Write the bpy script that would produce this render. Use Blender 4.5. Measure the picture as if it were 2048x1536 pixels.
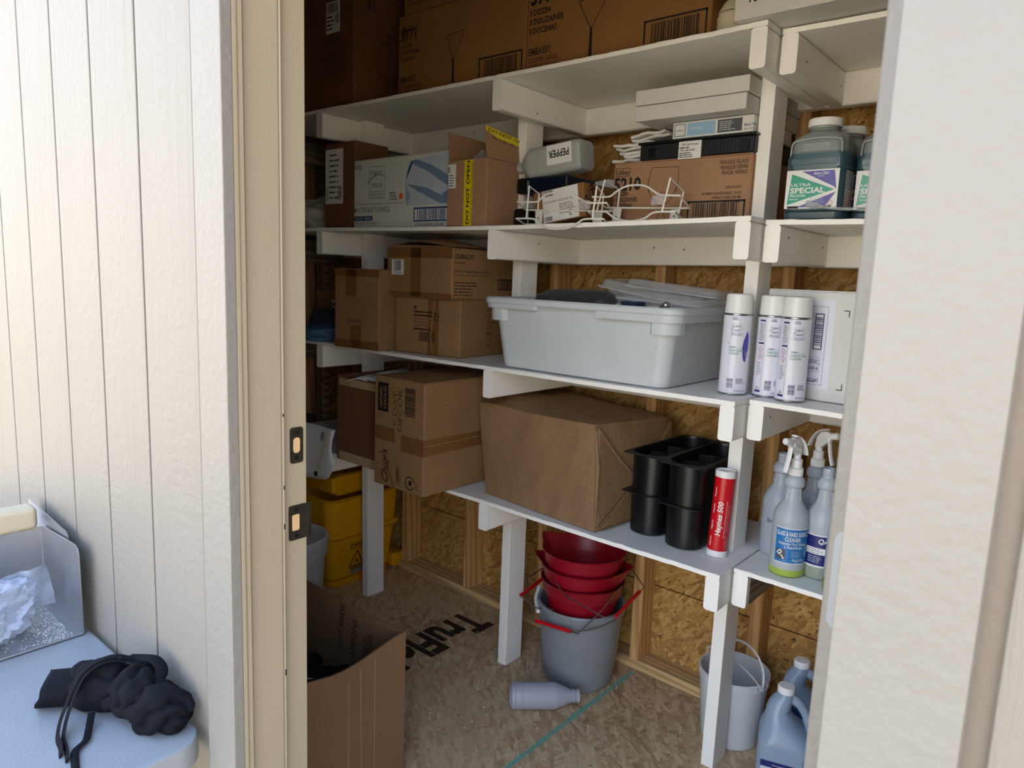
import bpy, bmesh, math, random
from mathutils import Vector, Matrix, noise
random.seed(7)
PI = math.pi
SC = bpy.context.scene
COL = SC.collection
for o in list(bpy.data.objects): bpy.data.objects.remove(o)

# ---------------------------------------------------------------- camera
def cam_axes(yaw, pitch, roll):
    y, p, r = (math.radians(v) for v in (yaw, pitch, roll))
    F = Vector((-math.sin(y)*math.cos(p), math.cos(y)*math.cos(p), math.sin(p)))
    r0 = Vector((math.cos(y), math.sin(y), 0)); u0 = r0.cross(F)
    return r0*math.cos(r)+u0*math.sin(r), u0*math.cos(r)-r0*math.sin(r), F
cd = bpy.data.cameras.new('camera'); cam = bpy.data.objects.new('camera', cd); COL.objects.link(cam)
R_, U_, F_ = cam_axes(40.025, -8.6122, 2.2689)
cam.matrix_world = Matrix(((R_.x, U_.x, -F_.x, .5688), (R_.y, U_.y, -F_.y, -1.6521), (R_.z, U_.z, -F_.z, 1.3832), (0, 0, 0, 1)))
cd.sensor_fit = 'HORIZONTAL'; cd.sensor_width = 36; cd.lens = 36*1422.66/2048
cd.clip_start = .02; cd.clip_end = 200
cd.dof.use_dof = True; cd.dof.focus_distance = 1.75; cd.dof.aperture_fstop = 10
SC.camera = cam

# ---------------------------------------------------------------- sky, sun, exposure
w = bpy.data.worlds.new('sky'); SC.world = w; w.use_nodes = True
nt = w.node_tree; nt.nodes.clear()
wo = nt.nodes.new('ShaderNodeOutputWorld'); bg = nt.nodes.new('ShaderNodeBackground')
tc = nt.nodes.new('ShaderNodeTexCoord'); sp = nt.nodes.new('ShaderNodeSeparateXYZ'); cr = nt.nodes.new('ShaderNodeValToRGB')
nt.links.new(tc.outputs['Generated'], sp.inputs[0]); nt.links.new(sp.outputs['Z'], cr.inputs[0])
cr.color_ramp.elements[0].position = 0; cr.color_ramp.elements[0].color = (1.2, 1.08, .94, 1)
cr.color_ramp.elements[1].position = .7; cr.color_ramp.elements[1].color = (.37, .61, 1.06, 1)
e = cr.color_ramp.elements.new(.18); e.color = (1.05, 1.08, 1.12, 1)
nt.links.new(cr.outputs[0], bg.inputs[0]); bg.inputs[1].default_value = 2.0
nt.links.new(bg.outputs[0], wo.inputs[0])
sd = bpy.data.lights.new('sun', 'SUN'); sd.energy = 9; sd.angle = math.radians(.6); sd.color = (1, .93, .82)
sun = bpy.data.objects.new('sun', sd); COL.objects.link(sun)
sun.rotation_euler = Vector((-.35, -.75, -.95)).normalized().to_track_quat('-Z', 'Y').to_euler()   # comes from behind the shed
vs = SC.view_settings; vs.view_transform = 'Standard'; vs.look = 'None'; vs.gamma = 1; vs.use_curve_mapping = False
vs.exposure = 1.12
SC.cycles.use_denoising = True
SC.cycles.max_bounces = 10; SC.cycles.diffuse_bounces = 6; SC.cycles.transparent_max_bounces = 16
SC.cycles.sample_clamp_indirect = 6
SC.cycles.caustics_reflective = False; SC.cycles.caustics_refractive = False

# ---------------------------------------------------------------- materials
def lin(c):
    if isinstance(c, str): c = tuple(int(c[i:i+2], 16)/255 for i in (0, 2, 4))
    return tuple((v/12.92 if v <= .04045 else ((v+.055)/1.055)**2.4) for v in c)+(1,)
class NT:
    def __init__(s, name):
        s.m = bpy.data.materials.new(name); s.m.use_nodes = True; s.t = s.m.node_tree
        s.b = s.t.nodes['Principled BSDF']; s.out = s.t.nodes['Material Output']
    def n(s, typ, **kw):
        nd = s.t.nodes.new('ShaderNode'+typ)
        for k, v in kw.items():
            if k in nd.inputs.keys() if isinstance(k, str) else False: nd.inputs[k].default_value = v
            else: setattr(nd, k, v)
        return nd
    def l(s, a, b): s.t.links.new(a, b)
    def coord(s, scale=(1, 1, 1), rot=(0, 0, 0), gen='Object'):
        c = s.n('TexCoord'); mp = s.n('Mapping'); mp.inputs['Scale'].default_value = scale; mp.inputs['Rotation'].default_value = rot
        s.l(c.outputs[gen], mp.inputs[0]); return mp.outputs[0]
    def noise(s, vec, scale, detail=4, rough=.55, dist=0):
        nd = s.n('TexNoise'); nd.inputs['Scale'].default_value = scale; nd.inputs['Detail'].default_value = detail
        nd.inputs['Roughness'].default_value = rough; nd.inputs['Distortion'].default_value = dist
        s.l(vec, nd.inputs['Vector']); return nd.outputs[0]
    def ramp(s, fac, stops):
        r = s.n('ValToRGB'); els = r.color_ramp.elements
        while len(els) < len(stops): els.new(.5)
        for e_, (p, c) in zip(els, stops): e_.position = p; e_.color = c if not isinstance(c, (int, float)) else (c, c, c, 1)
        s.l(fac, r.inputs[0]); return r.outputs[0]
    def mix(s, fac, a, b, mode='MIX'):
        m = s.n('MixRGB'); m.blend_type = mode
        for k, v in ((0, fac), (1, a), (2, b)):
            if isinstance(v, (int, float)): m.inputs[k].default_value = v if k == 0 else (v, v, v, 1)
            elif isinstance(v, tuple): m.inputs[k].default_value = v
            else: s.l(v, m.inputs[k])
        return m.outputs[0]
    def bump(s, h, strength, dist=.01):
        b = s.n('Bump'); b.inputs['Strength'].default_value = strength; b.inputs['Distance'].default_value = dist
        s.l(h, b.inputs['Height']); s.l(b.outputs[0], s.b.inputs['Normal']); return b
    def color(s, c):
        if isinstance(c, tuple): s.b.inputs['Base Color'].default_value = c
        else: s.l(c, s.b.inputs['Base Color'])
    def set(s, **kw):
        for k, v in kw.items(): s.b.inputs[k.replace('_', ' ')].default_value = v
        return s
def plain(name, c, rough=.5, metal=0, var=.06, scale=30, bump=0, spec=.5):
    k = NT(name); c = lin(c); v = k.noise(k.coord(), scale, 3)
    k.color(k.mix(1, c, k.ramp(v, [(.3, 1-var), (.7, 1.0)]), 'MULTIPLY')); k.set(Roughness=rough, Metallic=metal); k.b.inputs['Specular IOR Level'].default_value = spec
    if bump: k.bump(v, bump, .002)
    return k.m
def m_paint(name, c, grain_axis='x', rough=.45, bump=.55):
    k = NT(name); sc = {'x': (3, 60, 60), 'y': (60, 3, 60), 'z': (60, 60, 3)}[grain_axis]
    g = k.noise(k.coord(sc), 2.2, 5, .6); d = k.noise(k.coord(), 9, 4)
    c = lin(c); col = k.mix(k.ramp(g, [(.3, .0), (.75, .12)]), c, tuple(v*.8 for v in c[:3])+(1,))
    col = k.mix(k.ramp(d, [(.66, 0), (.8, .18)]), col, lin('b9b3a6'))
    k.color(col); k.set(Roughness=rough); k.bump(k.mix(.35, g, k.noise(k.coord(), 90, 3)), bump, .0022); return k.m
def m_wood(name, a, b, axis='z', knot=True, rough=.7, scale=1.0):
    k = NT(name); sc = {'x': (1.6, 26, 26), 'y': (26, 1.6, 26), 'z': (26, 26, 1.6)}[axis]
    v = k.coord(tuple(x*scale for x in sc)); n1 = k.noise(v, 1.6, 5, .6, 1.2)
    wv = k.n('TexWave'); wv.wave_type = 'BANDS'; wv.bands_direction = 'DIAGONAL'; wv.inputs['Scale'].default_value = .75
    wv.inputs['Distortion'].default_value = 9; wv.inputs['Detail'].default_value = 3; wv.inputs['Detail Scale'].default_value = .6; k.l(v, wv.inputs[0])
    col = k.mix(wv.outputs[1], lin(a), lin(b)); col = k.mix(k.ramp(n1, [(.35, .45), (.7, 0)]), col, lin(b))
    k.color(col); k.set(Roughness=rough); k.bump(n1, .3, .0015); return k.m
def m_osb(name, cols, flat='z', rough=.75, dirt=None, scale=1.0, speck=0.0):
    """oriented strand board: three layers of randomly turned long flakes"""
    k = NT(name); c = k.n('TexCoord'); base = c.outputs['Object']
    if flat == 'y':   # panel in xz
        mp = k.n('Mapping'); mp.inputs['Rotation'].default_value = (PI/2, 0, 0); k.l(base, mp.inputs[0]); base = mp.outputs[0]
    wn = k.n('TexNoise'); wn.inputs['Scale'].default_value = 14*scale; k.l(base, wn.inputs['Vector'])
    wadd = k.n('VectorMath'); wadd.operation = 'MULTIPLY_ADD'; k.l(wn.outputs[1], wadd.inputs[0]); wadd.inputs[1].default_value = (.008, .008, 0); k.l(base, wadd.inputs[2])
    base = wadd.outputs[0]
    tot = None; edges = None
    for i, (ang, sx, sy) in enumerate(((.3, 9, 46), (1.35, 10, 42), (-.5, 8, 52), (2.2, 11, 38))):
        mp = k.n('Mapping'); mp.vector_type = 'TEXTURE'; mp.inputs['Rotation'].default_value = (0, 0, ang); mp.inputs['Scale'].default_value = (1/(sx*scale), 1/(sy*scale), 1000); mp.inputs['Location'].default_value = (i*.33, i*.17, 0)
        k.l(base, mp.inputs[0]); vo = k.n('TexVoronoi'); vo.inputs['Scale'].default_value = 1; k.l(mp.outputs[0], vo.inputs['Vector'])
        rgb = k.n('SeparateColor'); k.l(vo.outputs['Color'], rgb.inputs[0])
        grain = k.noise(mp.outputs[0], 3.5, 4, .65)
        stops = [(j/(len(cols)-1), lin(x)) for j, x in enumerate(cols)]
        t = k.ramp(rgb.outputs[1], stops)
        t = k.mix(k.ramp(grain, [(.35, .42), (.65, 0)]), t, lin(cols[0]))
        t = k.mix(k.ramp(vo.outputs['Distance'], [(.55, 0), (.8, .5)]), t, lin(cols[0]))
        if tot is None: tot = t
        else:
            mk = k.ramp(rgb.outputs[0], [(.5, 0), (.52, 1)]); tot = k.mix(mk, tot, t)
    big = k.noise(base, 3.0*scale, 4)
    tot = k.mix(k.ramp(big, [(.35, .25), (.65, 0)]), tot, lin(cols[0]))
    if dirt:
        d = k.noise(base, 1.8, 6, .7); tot = k.mix(k.ramp(d, [(.35, .65), (.62, .1)]), tot, lin(dirt))
    if speck:
        s = k.noise(base, 75, 2, .5); tot = k.mix(k.ramp(s, [(.66, 0), (.72, speck)]), tot, lin('2a1a0c'))
    k.color(tot); k.set(Roughness=rough); k.bump(tot, .35, .002); return k.m
def m_card(name, c, dark=.8, rough=.8, lines=220, axis=0):
    k = NT(name); c = lin(c); s = [6, 6, 6]; s[axis] = lines
    s = tuple(s); g = k.noise(k.coord((lines, lines, 1.5)), 1, 2); d = k.noise(k.coord(), 5, 5, .6); f = k.noise(k.coord(), 170, 2)
    col = k.mix(1, c, k.ramp(d, [(.25, dark), (.75, 1)]), 'MULTIPLY'); col = k.mix(1, col, k.ramp(g, [(.3, .955), (.7, 1)]), 'MULTIPLY')
    k.color(k.mix(1, col, k.ramp(f, [(.3, .95), (.7, 1)]), 'MULTIPLY')); k.set(Roughness=rough); k.b.inputs['Specular IOR Level'].default_value = .25
    k.bump(g, .12, .001); return k.m
def m_frost(name, c, c2=None, zsplit=None, rough=.35, trans=.35, alpha=1):
    """milky polyethylene: glossy skin over diffuse + translucent body; c2 below zsplit where liquid stands"""
    k = NT(name); col = lin(c)
    if c2:
        g = k.n('TexCoord'); s = k.n('SeparateXYZ'); k.l(g.outputs['Object'], s.inputs[0])
        col = k.mix(k.ramp(s.outputs[2], [(max(zsplit-.004, 0), lin(c2)), (zsplit, lin(c))]), 0, 0) if 0 else k.ramp(s.outputs[2], [(max(zsplit-.003, 0), lin(c2)), (zsplit, lin(c))])
    else:
        v = k.noise(k.coord(), 12, 2); col = k.mix(1, col, k.ramp(v, [(.3, .95), (.7, 1)]), 'MULTIPLY')
    k.color(col); k.set(Roughness=rough)
    tr = k.n('BsdfTranslucent'); k.l(col, tr.inputs[0]); mx = k.n('MixShader'); mx.inputs[0].default_value = trans
    k.l(k.b.outputs[0], mx.inputs[1]); k.l(tr.outputs[0], mx.inputs[2]); last = mx.outputs[0]
    if alpha < 1:
        tp = k.n('BsdfTransparent'); m2 = k.n('MixShader'); m2.inputs[0].default_value = alpha; k.l(tp.outputs[0], m2.inputs[1]); k.l(last, m2.inputs[2]); last = m2.outputs[0]
    k.l(last, k.out.inputs[0]); return k.m
def m_film(name, c=(1, 1, 1), clear=.75, rough=.12):
    k = NT(name); k.color(c+(1,)); k.set(Roughness=rough); tp = k.n('BsdfTransparent'); fr = k.n('LayerWeight'); fr.inputs[0].default_value = .35
    mr = k.n('MapRange'); mr.inputs[3].default_value = 1-clear; mr.inputs[4].default_value = min(1, 1-clear+.5); k.l(fr.outputs[1], mr.inputs[0])
    mx = k.n('MixShader'); k.l(mr.outputs[0], mx.inputs[0]); k.l(tp.outputs[0], mx.inputs[1]); k.l(k.b.outputs[0], mx.inputs[2]); k.l(mx.outputs[0], k.out.inputs[0]); return k.m
def m_siding():
    k = NT('siding_paint'); v = k.coord((45, 45, 2.0)); v2 = k.coord((14, 14, 60))
    g = k.noise(v, 1.5, 6, .65, .6); r = k.noise(k.coord(), 70, 4, .6); pch = k.noise(k.coord((5, 5, 1.2)), 1.2, 3); h = k.noise(v2, 1, 2)
    hh = k.mix(k.ramp(pch, [(.4, 0), (.62, 1)]), g, k.mix(.5, r, h)); hh = k.mix(.25, hh, r)
    k.color(k.mix(k.ramp(g, [(.25, .14), (.5, 0)]), lin('7d776e'), lin('6c655c'))); k.set(Roughness=.5); k.bump(hh, .8, .004); return k.m
def m_stucco(name, c, b=.4, sc=110):
    k = NT(name); v = k.noise(k.coord(), sc, 3, .55); d = k.noise(k.coord(), 4, 3)
    k.color(k.mix(1, lin(c), k.ramp(d, [(.3, .95), (.7, 1)]), 'MULTIPLY')); k.set(Roughness=.45); k.bump(v, b, .0018); return k.m

M = {}
M['siding'] = m_siding()
M['trim'] = m_stucco('trim_paint', '7c776f', .8, 75)
M['groove'] = m_stucco('groove_paint', '8a7d70', .3, 130)
M['tan'] = m_stucco('tan_paint', '9f9079', .3, 130)
M['paint'] = m_paint('white_shelf_paint', 'f1efea', 'x')
M['painty'] = m_paint('white_bracket_paint', 'f1efea', 'y')
M['paintz'] = m_paint('white_post_paint', 'f1efea', 'z')
M['pine'] = m_wood('pine_stud', 'd9b078', 'b2854f', 'z')
M['pinex'] = m_wood('pine_plate', 'dcbd88', 'ad8b5c', 'x')
M['piney'] = m_wood('bare_bracket_wood', '93826b', '5b4c3b', 'y')
M['osb'] = m_osb('wall_osb', ('8f6632', 'b98b48', 'd0a55c', 'ddb670', 'b28444'), 'y', speck=.9, scale=2.1)
M['osbf'] = m_osb('floor_osb', ('8d6b48', 'c4a47a', 'dcc097', 'ead1aa', 'ab8a60'), 'z', dirt='cdb28c', speck=.6, scale=1.8)
M['card'] = m_card('cardboard', '98754f')
M['card2'] = m_card('cardboard_warm', '93693d')
M['cardd'] = m_card('cardboard_dark', '7a523a')
M['cardf'] = m_card('floor_carton_board', '7f6045')
M['cardp'] = m_card('cardboard_pinkish', 'ab8566')
M['tape'] = plain('packing_tape', '7c5630', .25, var=.12)
M['taped'] = plain('dark_packing_tape', '6d451f', .28, var=.12)
M['tapel'] = plain('pale_paper_tape', 'b09a78', .6)
M['yellowtape'] = plain('yellow_tape', 'e0cc1a', .3)
M['kraft'] = None
M['ink'] = plain('black_ink', '17120f', .6)
M['inkb'] = plain('brown_ink', '3b2517', .6)
M['faint'] = plain('faint_ink', '75553a', .7)
M['blue'] = plain('blue_ink', '1d3f7a', .5)
M['navy'] = plain('navy_ink', '1c2468', .4)
M['green'] = plain('green_ink', '2e8a63', .5)
M['dgreen'] = plain('dark_green_ink', '2f5a48', .5)
M['red'] = plain('red_ink', 'b2222a', .5)
M['orange'] = plain('orange_ink', 'dd6a22', .5)
M['white'] = plain('white_label', 'e4e4e2', .4)
M['purple'] = plain('purple_ink', '4f49a0', .35)
M['teal'] = plain('teal_ink', '1f9a80', .35)
M['sky'] = plain('pale_blue_ink', '8fb3cf', .5)
M['slate'] = plain('slate_ink', '4b4c52', .5)
M['labelblue'] = plain('bottle_label_blue', '2a74b4', .3)
M['wcard'] = m_card('white_cardboard', 'd4d2ce', .93, .6)
M['wcardb'] = m_card('white_carton', 'dadad6', .95, .55)
M['black'] = plain('black_plastic', '0c0d0f', .35, var=.2)
M['blackm'] = plain('matte_black_plastic', '101114', .55, var=.2)
M['redp'] = plain('red_plastic', '960a22', .38, var=.08)
M['redt'] = plain('red_tube', 'c4101c', .3)
M['greyp'] = m_frost('grey_plastic', '8b9094', rough=.35, trans=.12)
M['whitep'] = m_frost('white_plastic', 'dcdfe2', rough=.35, trans=.2)
M['wcap'] = plain('white_cap', 'e6e6e4', .35, var=.03)
M['can'] = plain('can_white', 'dcdeea', .22, var=.03)
M['tote'] = m_frost('tote_plastic', 'e0e6ea', rough=.38, trans=.3)
M['wire'] = plain('white_coated_wire', 'e2e2dc', .3, var=.03)
M['steel'] = plain('stainless_steel', 'b6b6b8', .36, .9, var=.25, scale=6)
M['zinc'] = plain('zinc_wire', 'a8a8a8', .3, 1)
M['bronze'] = plain('strike_plate_metal', '5e574b', .38, .9, var=.2, scale=60)
M['hinge'] = plain('satin_hinge_metal', '8a8d8e', .5, .2)
M['dark'] = plain('dark_hole', '0a0908', .8)
M['mopy'] = plain('yellow_plastic', 'e3a30c', .4, var=.12, scale=8)
M['rawhole'] = m_wood('raw_wood_hole', 'd8b588', 'a97e4c', 'z')
M['cloth'] = None
M['table'] = None
M['concrete'] = plain('concrete', 'c6b28f', .85, var=.2, scale=3)
def special():
    k = NT('kraft_paper'); n1 = k.noise(k.coord(), 90, 4); n2 = k.noise(k.coord((8, 8, 3)), 2, 4)
    col = k.mix(k.ramp(n2, [(.35, .35), (.65, 0)]), lin('90704d'), lin('6a4c32')); col = k.mix(1, col, k.ramp(n1, [(.3, .86), (.7, 1)]), 'MULTIPLY')
    k.color(col); k.set(Roughness=.7); k.bump(n2, .45, .006); M['kraft'] = k.m
    k = NT('black_cloth'); n1 = k.noise(k.coord(), 600, 2); n2 = k.noise(k.coord(), 14, 3)
    k.color(k.mix(k.ramp(n2, [(.3, 0), (.7, 1)]), lin('08090d'), lin('0d0f15'))); k.set(Roughness=.85); k.b.inputs['Specular IOR Level'].default_value = .15; k.bump(n1, .2, .0006); M['cloth'] = k.m
    k = NT('speckled_table_plastic'); n1 = k.noise(k.coord(), 260, 2); n2 = k.noise(k.coord(), 5, 3)
    col = k.mix(k.ramp(n1, [(.4, 0), (.6, .6)]), lin('85878a'), lin('76787c')); col = k.mix(k.ramp(n2, [(.5, 0), (.75, .4)]), col, lin('9c9c9a'))
    k.color(col); k.set(Roughness=.42); k.bump(n1, .35, .0008); M['table'] = k.m
special()

# ---------------------------------------------------------------- mesh helpers
def link(name, me, parent=None):
    o = bpy.data.objects.new(name, me); COL.objects.link(o)
    if parent is not None: o.parent = parent
    return o
def obj(name, bm, mat, parent=None, loc=(0, 0, 0), rot=(0, 0, 0), smooth=35, label=None, kind=None):
    bmesh.ops.recalc_face_normals(bm, faces=bm.faces) if smooth != -1 else None
    me = bpy.data.meshes.new(name); bm.to_mesh(me); bm.free()
    for m_ in (mat if isinstance(mat, (list, tuple)) else [mat]): me.materials.append(m_)
    if smooth > 0:
        for p in me.polygons: p.use_smooth = True
        me.set_sharp_from_angle(angle=math.radians(smooth))
    o = link(name, me, parent); o.location = loc; o.rotation_euler = rot
    if smooth > 0: wn_ = o.modifiers.new('weighted', 'WEIGHTED_NORMAL'); wn_.keep_sharp = True; wn_.weight = 90
    if label: o['label'] = label
    if kind: o['kind'] = kind
    return o
def thing(name, label, cat, loc=(0, 0, 0), rot=(0, 0, 0), group=None):
    o = link(name, None); o.location = loc; o.rotation_euler = rot; return tag(o, label, cat, group)
def tag(o, label, cat, group=None):
    o['label'] = label; o['category'] = cat
    if group: o['group'] = group
    return o
def struct(o): o['kind'] = 'structure'; return o
def NB(): return bmesh.new()
def box(bm, x0, x1, y0, y1, z0, z1, bev=0, seg=1):
    vs_ = [bm.verts.new((x, y, z)) for z in (z0, z1) for y in (y0, y1) for x in (x0, x1)]
    fs = [bm.faces.new([vs_[i] for i in q]) for q in ((0, 2, 3, 1), (4, 5, 7, 6), (0, 1, 5, 4), (2, 6, 7, 3), (0, 4, 6, 2), (1, 3, 7, 5))]
    if bev:
        es = list({e_ for f in fs for e_ in f.edges}); bmesh.ops.bevel(bm, geom=es, offset=bev, segments=seg, profile=.5, affect='EDGES')
    return bm
def BX(*a, **k): return box(NB(), *a, **k)
def hexa(bm, c8, bev=0, seg=1):
    """eight corners, bottom ring (x0y0,x1y0,x1y1,x0y1) then top ring"""
    v = [bm.verts.new(c) for c in c8]; fs = [bm.faces.new([v[i] for i in q]) for q in ((3, 2, 1, 0), (4, 5, 6, 7), (0, 1, 5, 4), (1, 2, 6, 5), (2, 3, 7, 6), (3, 0, 4, 7))]
    if bev: bmesh.ops.bevel(bm, geom=list({e_ for f in fs for e_ in f.edges}), offset=bev, segments=seg, profile=.5, affect='EDGES')
    return bm
def rings(bm, rs, cap0=True, cap1=True, closed=True):
    vv = [[bm.verts.new(p) for p in r] for r in rs]; n = len(vv[0])
    for a, b in zip(vv, vv[1:]):
        for i in range(n if closed else n-1):
            j = (i+1) % n
            try: bm.faces.new((a[i], a[j], b[j], b[i]))
            except ValueError: pass
    if cap0: bm.faces.new(list(reversed(vv[0])))
    if cap1: bm.faces.new(vv[-1])
    return bm
def lathe(prof, n=32, cap0=True, cap1=True, bm=None, cx=0, cy=0):
    return rings(bm or NB(), [[(cx+r*math.cos(2*PI*i/n), cy+r*math.sin(2*PI*i/n), z) for i in range(n)] for r, z in prof], cap0, cap1)
def rrect(hx, hy, r, z, cx=0, cy=0, k=5):
    r = min(r, hx-1e-5, hy-1e-5); pts = []
    for sx, sy, a0 in ((1, 1, 0), (-1, 1, PI/2), (-1, -1, PI), (1, -1, 1.5*PI)):
        for i in range(k+1):
            a = a0+PI/2*i/k; pts.append((cx+sx*(hx-r)+r*math.cos(a), cy+sy*(hy-r)+r*math.sin(a), z))
    return pts
def loft(secs, cap0=True, cap1=True, bm=None, k=5):
    return rings(bm or NB(), [rrect(s[1], s[2], s[3], s[0], *(s[4:6] if len(s) > 4 else (0, 0)), k=k) for s in secs], cap0, cap1)
def tube(bm, pts, r, n=8, closed=False, flat=1.0, up=None):
    P = [Vector(p) for p in pts]; m = len(P); rs = []; prev = None
    for i, p in enumerate(P):
        if closed: t = P[(i+1) % m]-P[i-1]
        else: t = P[min(i+1, m-1)]-P[max(i-1, 0)]
        t.normalize()
        if prev is None:
            u = Vector(up) if up else (Vector((0, 0, 1)) if abs(t.z) < .9 else Vector((1, 0, 0)))
        else: u = prev
        u = (u-t*u.dot(t)).normalized(); prev = u; v = t.cross(u)
        rr = r[i] if isinstance(r, (list, tuple)) else r
        rs.append([p+(u*math.cos(2*PI*j/n)*flat+v*math.sin(2*PI*j/n))*rr for j in range(n)])
    if closed: rs.append(rs[0]); return rings(bm, rs, False, False)
    return rings(bm, rs)
def smoothpts(P, n=6, closed=False):
    P = [Vector(p) for p in P]; out = []; m = len(P)
    rng = range(m) if closed else range(m-1)
    for i in rng:
        p0 = P[(i-1) % m] if closed or i > 0 else P[0]*2-P[1]; p1 = P[i]; p2 = P[(i+1) % m]
        p3 = P[(i+2) % m] if closed or i < m-2 else P[-1]*2-P[-2]
        for j in range(n):
            t = j/n; out.append(.5*((2*p1)+(p2-p0)*t+(2*p0-5*p1+4*p2-p3)*t*t+(3*p1-p0-3*p2+p3)*t**3))
    if not closed: out.append(P[-1])
    return out
def prism(poly, d0, d1, plane='xz', bev=0, seg=2, bm=None):
    f = {'xz': lambda a, b, d: (a, d, b), 'yz': lambda a, b, d: (d, a, b), 'xy': lambda a, b, d: (a, b, d)}[plane]
    b_ = bm or NB(); rings(b_, [[f(a, c, d) for a, c in poly] for d in (d0, d1)])
    if bev: bmesh.ops.bevel(b_, geom=list(b_.edges), offset=bev, segments=seg, profile=.5, affect='EDGES')
    return b_
def merge(dst, src, mat=None):
    me = bpy.data.meshes.new('t'); 
    if mat is not None: src.transform(mat)
    src.to_mesh(me); src.free(); dst.from_mesh(me); bpy.data.meshes.remove(me); return dst
def crumple(bm, amp, sc, seed=0, axis=None, fold=False):
    for v in bm.verts:
        p = v.co*sc+Vector((seed, seed*1.7, 0)); d = noise.noise_vector(p)
        if fold:
            q = noise.noise(p*1.0); d = d*.4+Vector((0, 0, 1))*(abs(q)-.2)
        if axis: d = Vector(axis)*d.x
        v.co += d*amp
    return bm

# ---------------------------------------------------------------- printing (flat lettering on faces)
_g = {}
def glyph(s, bold=0.0):
    k = (s, bold)
    if k not in _g:
        cu = bpy.data.curves.new('txt', 'FONT'); cu.body = s; cu.resolution_u = 2; cu.offset = bold*.012; cu.fill_mode = 'FRONT'
        o = bpy.data.objects.new('txt', cu); me = bpy.data.meshes.new_from_object(o)
        _g[k] = ([v.co.xy.copy() for v in me.vertices], [tuple(p.vertices) for p in me.polygons])
        bpy.data.objects.remove(o); bpy.data.curves.remove(cu); bpy.data.meshes.remove(me)
    return _g[k]
class Print:
    def __init__(s, f): s.f = f; s.items = []; s.mats = []
    def put(s, pts, faces, m, lay):
        us = [p[0] for p in pts]; vs_ = [p[1] for p in pts]; s.items.append((min(us), min(vs_), max(us), max(vs_), pts, faces, m, lay))
    def text(s, t, u, v, h, m, w=None, bold=0, shear=0, rot=0, lay=1, al='l'):
        P, Fc = glyph(t, bold)
        if not P: return s
        x1 = max(p.x for p in P); x0 = min(p.x for p in P); k = h/.7; sx = k if w is None else w/max(x1-x0, 1e-6)
        ofs = {'l': 0, 'c': -(x1-x0)*sx/2, 'r': -(x1-x0)*sx}[al]; ca, sa = math.cos(rot), math.sin(rot); out = []
        for p in P:
            a = (p.x-x0)*sx+ofs+p.y*k*shear; b = p.y*k; out.append((u+a*ca-b*sa, v+a*sa+b*ca))
        s.put(out, Fc, m, lay); return s
    def rect(s, u0, v0, u1, v1, m, lay=0, n=1):
        pts = [(u0+(u1-u0)*i/n, v) for v in (v0, v1) for i in range(n+1)]
        s.put(pts, [(i, i+1, n+2+i, n+1+i) for i in range(n)], m, lay); return s
    def poly(s, pts, m, lay=0): s.put(pts, [tuple(range(len(pts)))], m, lay); return s
    def line(s, pts, wd, m, lay=1, closed=False):
        if closed: pts = list(pts)+[pts[0]]
        for (a, b), (c, d) in zip(pts, pts[1:]):
            L = math.hypot(c-a, d-b) or 1e-9; nx, ny = -(d-b)/L*wd/2, (c-a)/L*wd/2; ex, ey = (c-a)/L*wd/2, (d-b)/L*wd/2
            s.put([(a-ex+nx, b-ey+ny), (a-ex-nx, b-ey-ny), (c+ex-nx, d+ey-ny), (c+ex+nx, d+ey+ny)], [(0, 1, 2, 3)], m, lay)
        return s
    def frame(s, u0, v0, u1, v1, wd, m, lay=1): return s.line([(u0, v0), (u1, v0), (u1, v1), (u0, v1)], wd, m, lay, True)
    def bars(s, u0, v0, u1, v1, m, n=26, lay=1, vert=True, seed=3):
        rd = random.Random(seed); c = [0]
        for i in range(2*n): c.append(c[-1]+rd.choice((1, 1, 2, 3)))
        for i in range(0, 2*n, 2):
            a, b = c[i]/c[-1], c[i+1]/c[-1]
            if vert: s.rect(u0+(u1-u0)*a, v0, u0+(u1-u0)*b, v1, m, lay)
            else: s.rect(u0, v0+(v1-v0)*a, u1, v0+(v1-v0)*b, m, lay)
        return s
    def lines_(s, u0, v0, u1, v1, n, m, lay=1, seed=1, fill=.45):
        """tiny unreadable text rows"""
        rd = random.Random(seed); dv = (v1-v0)/n
        for i in range(n):
            y = v1-(i+1)*dv; x = u0; end = u0+(u1-u0)*rd.uniform(.7, 1)
            while x < end:
                ww = dv*rd.uniform(.8, 2.6); ww = min(ww, end-x); s.rect(x, y+dv*.25, x+ww, y+dv*(.25+fill), m, lay); x += ww+dv*.35
        return s
    def build(s, parent, name='printing', label=None, gap=.013):
        # one mesh per patch of print that stands apart on the face
        I = s.items; grp = list(range(len(I)))
        def root(i):
            while grp[i] != i: grp[i] = grp[grp[i]]; i = grp[i]
            return i
        for i in range(len(I)):
            a = I[i]
            for j in range(i):
                b = I[j]
                if a[0] < b[2]+gap and b[0] < a[2]+gap and a[1] < b[3]+gap and b[1] < a[3]+gap:
                    p, q = root(i), root(j)
                    if p != q: grp[p] = q
        sets = {}
        for i in range(len(I)): sets.setdefault(root(i), []).append(I[i])
        o = None
        for g in sets.values():
            bm = NB(); mats = []
            for *_, pts, faces, m, lay in g:
                if m not in mats: mats.append(m)
                k = mats.index(m); vv = [bm.verts.new(s.f(u, v, .0005+.00035*lay)) for u, v in pts]
                for f in faces:
                    try: fc = bm.faces.new([vv[i] for i in f]); fc.material_index = k
                    except ValueError: pass
            o = obj(name, bm, [M[m] for m in mats], parent, smooth=-1, label=label)
        return o
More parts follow.
